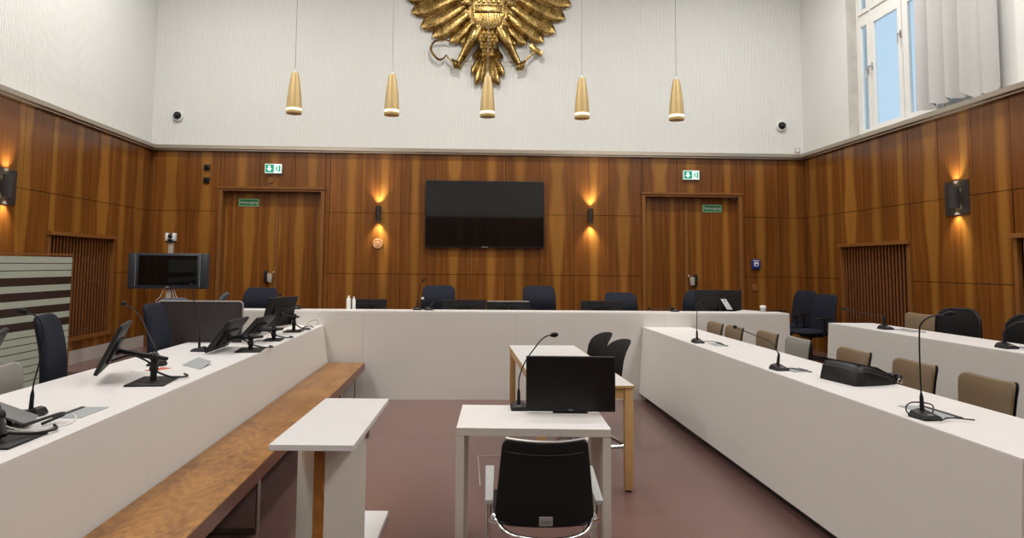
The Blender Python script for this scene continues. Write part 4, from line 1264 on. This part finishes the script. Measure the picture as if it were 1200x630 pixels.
def desk_monitor(label, x, y, zt, w, face_y=1, yaw=0.0, big=False, z_bot=1.0, group='monitors on the judges bench', edge=False, tilt=10):
    base_z = .986
    t = thing('monitor', label, 'monitor', (x, y, base_z), 0, group)
    h = zt - z_bot
    M, o = slab_screen(t, (0, 0, z_bot - base_z + h / 2), PI / 2 + yaw, R(tilt), w, h / math.cos(R(tilt)), .03, light_edge=edge)
    m = MB(); m.box(-.11, .11, -.09, .09, 0, .010, .003); m.tube([(0, -.05, .005), (0, -.045, .10)], .018, 10); m.build('stand', 'black_plastic', t)
    return t
desk_monitor('small monitor on the judges bench beside two white bottles', -1.19, 8.85, 1.145, .46, yaw=.05)
desk_monitor('left one of two adjoining monitors on the judges bench under the television', .008, 8.85, 1.145, .55)
desk_monitor('right one of two adjoining monitors with a silver top edge under the television', .56, 8.85, 1.13, .54, edge=True)
desk_monitor('monitor on the judges bench left of the right door', 1.745, 8.85, 1.145, .53)
big = desk_monitor('large dark monitor at the right end of the judges bench bearing a white sheet', 3.31, 9.03, 1.285, .60, tilt=4)
m = MB()
M = Matrix.Translation((3.41, 8.998, 1.10)) @ Matrix.Rotation(R(4), 4, 'X')
m.poly([(-.085, .07), (-.015, .07), (.075, -.065), (.0, -.065)], -.003, -.001, 'y', M=M)
o = m.build('white_sheet', 'paper_white', smooth=0); tag(o, 'white slanted sheet stuck to the back of the large dark monitor', 'paper')
m = MB(); m.poly([(-.055, .055), (-.022, .055), (-.006, .035), (-.042, .035)], -.0042, -.0028, 'y', M=M); m.build('printed_block', 'flap_gray', o, smooth=0)

def front_monitor():
    t = thing('monitor', 'black monitor standing on the small white front table', 'monitor', (.62, 4.09, .74), -R(2.5))
    m = MB(); m.box(-.255, .255, -.05, -.02, .012, .322, .004); h = m.build('screen_housing', 'black_plastic', t, smooth=30)
    MB().box(-.249, .249, -.0512, -.049, .032, .316).build('display', 'screen_matte', h, smooth=0)
    text('badge', 'DELL', .013, 'silver_gray', h, (0, -.0515, .0215), (PI / 2, 0, 0))
    m = MB(); m.box(-.10, .10, -.03, .15, 0, .008, .003); m.box(-.03, .03, .0, .03, .005, .2, .004); m.box(-.04, .04, -.022, .02, .12, .22, .004); m.build('stand', 'black_plastic', t)
front_monitor()

def rolling_display():
    t = thing('rolling_display', 'wide video display on a pole with a camera on top beside the left door', 'display', (-3.72, 9.02, DAIS2), R(4))
    z0, z1 = .95, 1.395
    MB().box(-.48, .48, -.05, .05, z0, z1, .01).build('housing', 'bezel_blue', t)
    for s in (-1, 1):
        MB().box(s * .385 if s > 0 else -.475, .475 if s > 0 else -.385, -.062, -.045, z0 + .01, z1 - .005, .005).build('speaker', 'bezel_blue', t)
        MB().box(s * .388 - .003, s * .388 + .003, -.064, -.05, z0 + .02, z1 - .015).build('speaker_trim', 'silver_gray', t, smooth=0)
    MB().box(-.352, .352, -.054, -.048, z0 + .045, z1 - .03).build('screen', 'screen', t, smooth=0)
    MB().box(-.02, .02, -.053, -.049, z0 + .012, z0 + .026).build('badge', 'silver_gray', t, smooth=0)
    MB().box(-.03, .03, .0, .045, .05, z0 + .1, .004).build('pole', 'duct_tan', t)
    m = MB(); m.box(-.32, .32, -.03, .05, .02, .06, .006); m.box(-.04, .04, -.28, .28, .02, .06, .006); m.build('base', 'gray_plastic', t)
    MB().box(-.028, .028, .0, .045, z1 - .05, z1 + .14, .004).build('camera_mast', 'duct_tan', t)
    cm = MB().box(-.055, .055, -.03, .06, z1 + .135, z1 + .155, .004); cm.lathe([(.05, z1 + .155), (.055, z1 + .165), (.05, z1 + .185), (.03, z1 + .19)], (0, .015, 0), 18); cm = cm.build('camera', 'black_plastic', t)
    m = MB()
    m.box(-.058, -.026, -.04, .05, z1 + .165, z1 + .255, .008); m.box(.026, .058, -.04, .05, z1 + .165, z1 + .255, .008); m.box(-.058, .058, -.03, .05, z1 + .155, z1 + .19, .006)
    m.build('camera_shell', 'white_plastic', cm)
    MB().ball((0, -.005, z1 + .215), .036).build('camera_lens', 'screen', cm)
    m = MB()
    for dx in (-.09, .07, .10): m.tube(catmull([(dx * .6, -.0, z0 + .02), (dx, -.01, z0 - .10), (dx * 1.6, .0, z0 - .22), (dx * .7, .02, .10)], 5), .004, 6)
    m.build('cable', 'white_plastic', t)
rolling_display()

# ------------------------------------------------------------------ microphones
def mic(label, base, rz, stem, group=None, lead=None, small=.74):
    """gooseneck microphone on a wedge foot; stem points relative to base (world axes)"""
    t = thing('microphone', label, 'microphone', base, 0, group)
    Rz = Matrix.Rotation(rz, 4, 'Z') @ Matrix.Diagonal((small, small, small * 1.35, 1))
    m = MB()
    m.rings([[Rz @ Vector(p) for p in r] for r in (
        [(-.062, -.075, 0), (.062, -.075, 0), (.062, .075, 0), (.0, .09, 0), (-.062, .075, 0)],
        [(-.064, -.077, .010), (.064, -.077, .010), (.064, .077, .010), (.0, .092, .010), (-.064, .077, .010)],
        [(-.052, -.066, .020), (.052, -.066, .020), (.050, .064, .034), (.0, .076, .036), (-.050, .064, .034)],
        [(-.030, -.03, .026), (.030, -.03, .026), (.026, .045, .042), (.0, .05, .044), (-.026, .045, .042)])])
    b = m.build('foot', 'black_plastic', t, smooth=25)
    m = MB(); m.box(-.018, .018, -.060, -.036, .0205, .0265, .002, rot=Rz); m.build('talk_button', 'gray_plastic', b)
    P = catmull([Vector(p) for p in stem], 7)
    a0 = P[0]; d0 = (P[1] - P[0]).normalized()
    m = MB(); m.tube([a0 - d0 * .01, a0 + d0 * .085 * small, a0 + d0 * .115 * small], .010 * small, 10, radii=[.015 * small, .0125 * small, .006 * small]); m.build('stem_socket', 'black_plastic', t)
    m = MB(); m.tube(P, .0038, 8); m.build('gooseneck', 'black_plastic', t)
    e = P[-1]; d = (P[-1] - P[-2]).normalized()
    m = MB(); m.tube([e - d * .010, e - d * .006, e + d * .008, e + d * .022, e + d * .033, e + d * .039], .014, 12, radii=[.005, .010, .0138, .0145, .010, .003]); m.build('mic_head', 'mesh_black', t)
    if lead:
        m = MB(); m.tube(catmull([Vector(p) for p in lead], 7), .0038, 6); m.build('cable', 'black_plastic', t)
    return t
rg = 'gooseneck microphones on the nearest right desk'
mic('gooseneck microphone with straight upright stem, far end of the nearest right desk', (2.235, 6.66, Z), .0, [(0, .02, .035), (.0, .02, .15), (.004, .02, .30), (.012, .02, .365), (.045, .0, .385)], rg, [(.045, .0, .014), (.12, -.02, .016), (.17, -.12, .014), (.16, -.22, .013)])
mic('gooseneck microphone bending left towards the judges, middle of the nearest right desk', (2.235, 4.93, Z), .1, [(0, .02, .035), (.005, .02, .11), (-.01, .12, .185), (-.04, .36, .215), (-.07, .60, .245)], rg, [(.05, .0, .012), (.09, -.01, .014), (.13, -.06, .008), (.16, -.09, .013)])
mic('tall gooseneck microphone nearest on the right, hooked over at the top', (2.235, 3.36, Z), .1, [(0, .02, .035), (-.003, .02, .20), (.0, .02, .40), (.006, .01, .455), (.03, -.03, .492), (.075, -.07, .505)], rg, [(.05, .02, .012), (.09, .08, .05), (.02, .12, .055), (-.035, .09, .035), (-.05, .03, .012), (.0, -.09, .014), (.10, -.04, .012), (.18, -.09, .013)])
mic('low gooseneck microphone stretched left on the raised second row desk', (3.84, 6.28, 1.03), .0, [(0, .02, .035), (.0, .02, .09), (-.01, .06, .115), (-.06, .30, .135), (-.10, .50, .15)], 'gooseneck microphones on the second row desk')
mic('gooseneck microphone curving right on the second row desk at the right edge', (3.82, 4.83, 1.03), .0, [(0, .02, .035), (.0, .02, .10), (.01, .0, .145), (.05, -.05, .185), (.12, -.16, .205)], 'gooseneck microphones on the second row desk', [(.05, 0, .012), (.10, -.10, .013), (.08, -.25, .013)])
mic('gooseneck microphone nearest on the left desk, before the grey chair', (-2.02, 3.42, Z), -PI / 2, [(0, .0, .035), (.005, .0, .14), (.02, .01, .24), (.03, .015, .36), (.015, .015, .43), (-.01, .01, .462), (-.05, .0, .478)], 'gooseneck microphones on the left desk', small=.72)
mic('gooseneck microphone leaning left behind the edge on monitor on the left desk', (-2.14, 5.05, Z), -PI / 2, [(0, .0, .035), (-.005, -.02, .12), (.03, -.22, .24), (.065, -.42, .36), (.075, -.56, .43), (.08, -.68, .465)], 'gooseneck microphones on the left desk', small=.72)
mic('thin gooseneck microphone rising before the privacy screen on the left desk', (-2.15, 5.86, Z), -PI / 2, [(0, .0, .035), (.0, -.01, .14), (.02, -.15, .30), (.05, -.30, .45), (.06, -.36, .52), (.062, -.38, .535)], 'gooseneck microphones on the left desk', small=.72)
mic('gooseneck microphone on the small front table left of its monitor', (.33, 4.17, .74), .0, [(0, .0, .035), (.0, .0, .12), (.005, .0, .19), (.04, .0, .28), (.09, .0, .35), (.13, .0, .40), (.165, .0, .425), (.195, .0, .43)])
bg = 'small microphones on the judges bench'
mic('slim tall gooseneck microphone on the judges bench left of the navy middle chair', (-.56, 8.60, 1.03), .0, [(0, 0, .03), (.0, 0, .12), (.02, 0, .25), (.045, 0, .34), (.06, 0, .355)], bg, small=.8)
mic('short leaning gooseneck microphone in front of the navy chair under the television', (-.42, 8.58, 1.03), .0, [(0, 0, .03), (.03, 0, .07), (.06, 0, .105), (.075, 0, .12)], bg, small=.8)
mic('flat stretched gooseneck microphone on the judges bench before the right door', (2.60, 8.60, 1.03), .0, [(0, 0, .025), (-.02, 0, .035), (-.15, 0, .038), (-.30, 0, .034)], bg, small=.7)
mic('gooseneck microphone peeping behind the upright monitor at the left end of the judges bench', (-2.02, 8.60, 1.03), .0, [(0, 0, .03), (-.04, 0, .07), (-.12, 0, .12), (-.19, 0, .165)], bg, small=.8)

# ------------------------------------------------------------------ small things on the desks
t = thing('handset', 'small black upright handset with a white tip beside the middle navy chair', 'handset', (-.505, 8.68, 1.03))
MB().box(-.022, .022, -.02, .02, 0, .125, .006).build('body', 'black_plastic', t); MB().box(-.014, .016, -.018, .016, .125, .15, .005).build('tip', 'white_plastic', t)

def bottle(label, x, y, h, r):
    t = thing('bottle', label, 'bottle', (x, y, 1.03), 0, 'white bottles on the judges bench')
    MB().lathe([(.001, 0), (r, 0), (r, h * .72), (r * .8, h * .80), (r * .42, h * .85), (r * .42, h * .88), (.001, h * .88)], (0, 0, 0), 18).build('body', 'white_plastic', t)
    MB().lathe([(r * .5, h * .86), (r * .5, h), (.001, h)], (0, 0, 0), 14).build('cap', 'white_plastic', t)
bottle('white plastic bottle at the left side of the small monitor on the judges bench', -1.40, 8.64, .165, .026)
bottle('shorter white bottle half hidden behind the small monitor on the judges bench', -1.345, 8.69, .15, .022)

t = thing('cup', 'small clear and grey cup on the right end of the judges bench', 'cup', (3.72, 8.62, 1.03))
MB().lathe([(.001, 0), (.030, 0), (.034, .055), (.030, .055), (.028, .006), (.001, .006)], (0, 0, 0), 20).build('body', 'flap_gray', t)
MB().lathe([(.036, .052), (.037, .075), (.030, .082), (.001, .082)], (0, 0, 0), 20).build('lid', 'white_plastic', t)

def flap(label, pts, z, lid=0.0, slot=None):
    t = thing('cable_flap', label, 'cable flap', (sum(p[0] for p in pts) / 4, sum(p[1] for p in pts) / 4, z), 0, 'grey cable flaps in the desk tops')
    q = [(p[0] - t.location.x, p[1] - t.location.y) for p in pts]
    m = MB()
    m.hexa([(q[0][0], q[0][1], 0), (q[1][0], q[1][1], 0), (q[2][0], q[2][1], lid), (q[3][0], q[3][1], lid), (q[0][0], q[0][1], .004), (q[1][0], q[1][1], .004), (q[2][0], q[2][1], lid + .004), (q[3][0], q[3][1], lid + .004)])
    m.build('lid', 'flap_gray', t, smooth=0)
    if slot:
        (a, b_, c, d) = [(p[0] - t.location.x, p[1] - t.location.y) for p in slot]
        m = MB(); m.poly([a, b_, c, d], .0, .006); m.build('cable_slot', 'toe_dark', t, smooth=0)
flap('raised grey cable flap behind the edge on monitor on the left desk', [(-1.97, 5.06), (-1.77, 4.86), (-1.79, 5.12), (-1.96, 5.34)], Z, .018)
flap('grey cable flap nearest on the left desk in front of the near microphone', [(-1.86, 3.36), (-1.755, 3.36), (-1.75, 3.60), (-1.86, 3.60)], Z, 0, [(-1.885, 3.36), (-1.865, 3.36), (-1.865, 3.60), (-1.885, 3.60)])
flap('grey cable flap by the upright far microphone on the right desk', [(2.31, 6.38), (2.40, 6.38), (2.40, 6.60), (2.31, 6.60)], Z, 0, [(2.405, 6.38), (2.425, 6.38), (2.425, 6.64), (2.405, 6.64)])
flap('grey cable flap by the middle microphone on the right desk', [(2.29, 4.82), (2.40, 4.82), (2.40, 5.02), (2.29, 5.02)], Z, 0, [(2.40, 4.82), (2.415, 4.82), (2.415, 5.0), (2.40, 5.0)])
flap('grey cable flap under the tall near microphone on the right desk', [(2.29, 3.38), (2.40, 3.38), (2.40, 3.66), (2.29, 3.66)], Z, 0, [(2.402, 3.36), (2.425, 3.36), (2.425, 3.66), (2.402, 3.66)])
flap('grey cable flap by the low microphone on the second row desk', [(3.89, 6.0), (4.0, 6.0), (4.0, 6.3), (3.89, 6.3)], 1.03, 0, [(4.0, 5.98), (4.015, 5.98), (4.015, 6.3), (4.0, 6.3)])
flap('grey cable flap at the right picture edge on the second row desk', [(3.87, 4.5), (3.97, 4.5), (3.97, 4.78), (3.87, 4.78)], 1.03, 0, [(3.97, 4.48), (3.985, 4.48), (3.985, 4.78), (3.97, 4.78)])

def leaflet():
    t = thing('leaflet', 'red and white leaflet lying beside the edge on monitor on the left desk', 'leaflet', (-2.08, 4.84, Z), R(-24))
    MB().box(-.075, .075, -.105, .105, 0, .003).build('sheet', 'paper_white', t, smooth=0)
    MB().box(-.02, .072, -.06, .10, .0025, .004).build('red_print', 'paper_red', t, smooth=0)
leaflet()

def bag():
    t = thing('bag', 'black leather bag lying on the nearest right desk', 'bag', (2.415, 4.25, Z), R(9))
    t.scale = (1, 1, .88)
    # local x runs from the base (thick end) to the handle, y across
    secs = []
    for x, y0, y1, h in ((-.02, .01, .33, .115), (.0, .0, .345, .135), (.06, .0, .345, .140), (.14, .008, .335, .120), (.22, .02, .315, .085), (.29, .04, .28, .05), (.315, .05, .265, .034)):
        r = []
        pts = [(0, .0), (1, .0), (1.0, .35), (.985, .8), (.93, 1.0), (.72, 1.04), (.4, 1.06), (.12, 1.02), (.035, .86), (.0, .45)]
        for a, b in pts: r.append((x + (.02 * b if x < .01 else 0), y0 + (y1 - y0) * a, max(.0, h * b)))
        secs.append(r)
    m = MB(); m.rings(secs); body = m.build('body', 'leather', t, smooth=50)
    m = MB()
    m.tube(catmull([(-.010, .012, .100), (-.014, .10, .112), (-.014, .24, .112), (-.010, .325, .10)], 5), .002, 6)
    m.tube(catmull([(-.012, .006, .008), (-.012, .004, .05), (-.006, .006, .10)], 5), .002, 6)
    m.tube(catmull([(.0, -.001, .10), (.07, -.001, .098), (.14, .006, .080), (.22, .018, .055), (.29, .038, .03)], 5), .002, 6)
    m.build('seam', 'thread', body)
    m = MB(); m.rings([[(.03, .03, .138), (.03, .32, .138), (.03, .32, .152), (.03, .03, .152)], [(.18, .05, .108), (.18, .30, .108), (.18, .30, .120), (.18, .05, .120)], [(.31, .07, .036), (.31, .255, .036), (.31, .255, .052), (.31, .07, .052)]])
    m.build('flap', 'leather', t, smooth=30)
    m = MB()
    for y in (.10, .20): m.tube(catmull([(.30, y, .04), (.345, y, .055), (.36, y + .01, .04), (.37, y + .02, .03)], 5), .011, 8)
    m.tube(catmull([(.33, .06, .03), (.385, .10, .04), (.395, .16, .042), (.385, .22, .035), (.33, .25, .03)], 6), .015, 8)
    m.build('handle', 'leather', t)
    m = MB(); m.tube([(.335 + .016 * math.cos(a), .045 , .022 + .016 * math.sin(a)) for a in [k / 12 * 2 * PI for k in range(12)]], .004, 6, closed=True)
    m.build('buckle', 'chrome', t)
bag()

# ------------------------------------------------------------------ light
W = bpy.data.worlds.new('sky'); SC.world = W; W.use_nodes = True
bgn = W.node_tree.nodes['Background']; bgn.inputs[0].default_value = (.60, .80, .97, 1); bgn.inputs[1].default_value = 1.0

def area(loc, size, power, col=(1, .975, .935), rot=(0, 0, 0), shape='SQUARE', sy=None):
    l = bpy.data.lights.new('ceiling_light', 'AREA'); l.energy = power; l.size = size; l.color = col
    if sy: l.shape = 'RECTANGLE'; l.size_y = sy
    o = bpy.data.objects.new('ceiling_light', l); C.objects.link(o); o.location = loc; o.rotation_euler = rot
    return o
for x in (-3.3, .3, 3.9): area((x, 8.3, ZC - .05), .3, 88)
for y in (5.6, 2.2, -1.4):
    for x, e in ((-3.7, 96), (.3, 28), (4.2, 96)): area((x, y, ZC - .05), 1.2, e)

# ------------------------------------------------------------------ camera
cam = bpy.data.cameras.new('camera'); co = bpy.data.objects.new('camera', cam); C.objects.link(co)
F, CX, CY, YAW, PITCH, ROLL = 819.49, 576.07, 248.06, .038556, .076126, .008932
cyw, syw, cp, sp, cr, sr = math.cos(YAW), math.sin(YAW), math.cos(PITCH), math.sin(PITCH), math.cos(ROLL), math.sin(ROLL)
fwd = Vector((syw * cp, cyw * cp, sp)); r0 = Vector((cyw, -syw, 0)); u0 = r0.cross(fwd)
rt = r0 * cr + u0 * sr; up = -r0 * sr + u0 * cr
Mx = Matrix((rt, up, -fwd)).transposed().to_4x4(); Mx.translation = (0, 0, 1.58)
co.matrix_world = Mx
cam.sensor_width = 36; cam.lens = 36 * F / 1200
cam.shift_x = (600 - CX) / 1200; cam.shift_y = -(315 - CY) / 1200
cam.clip_start = .05; cam.clip_end = 100
SC.camera = co
SC.view_settings.view_transform = 'Standard'; SC.view_settings.look = 'None'
SC.view_settings.gamma = 1.0; SC.view_settings.use_curve_mapping = False
SC.view_settings.exposure = 0.0
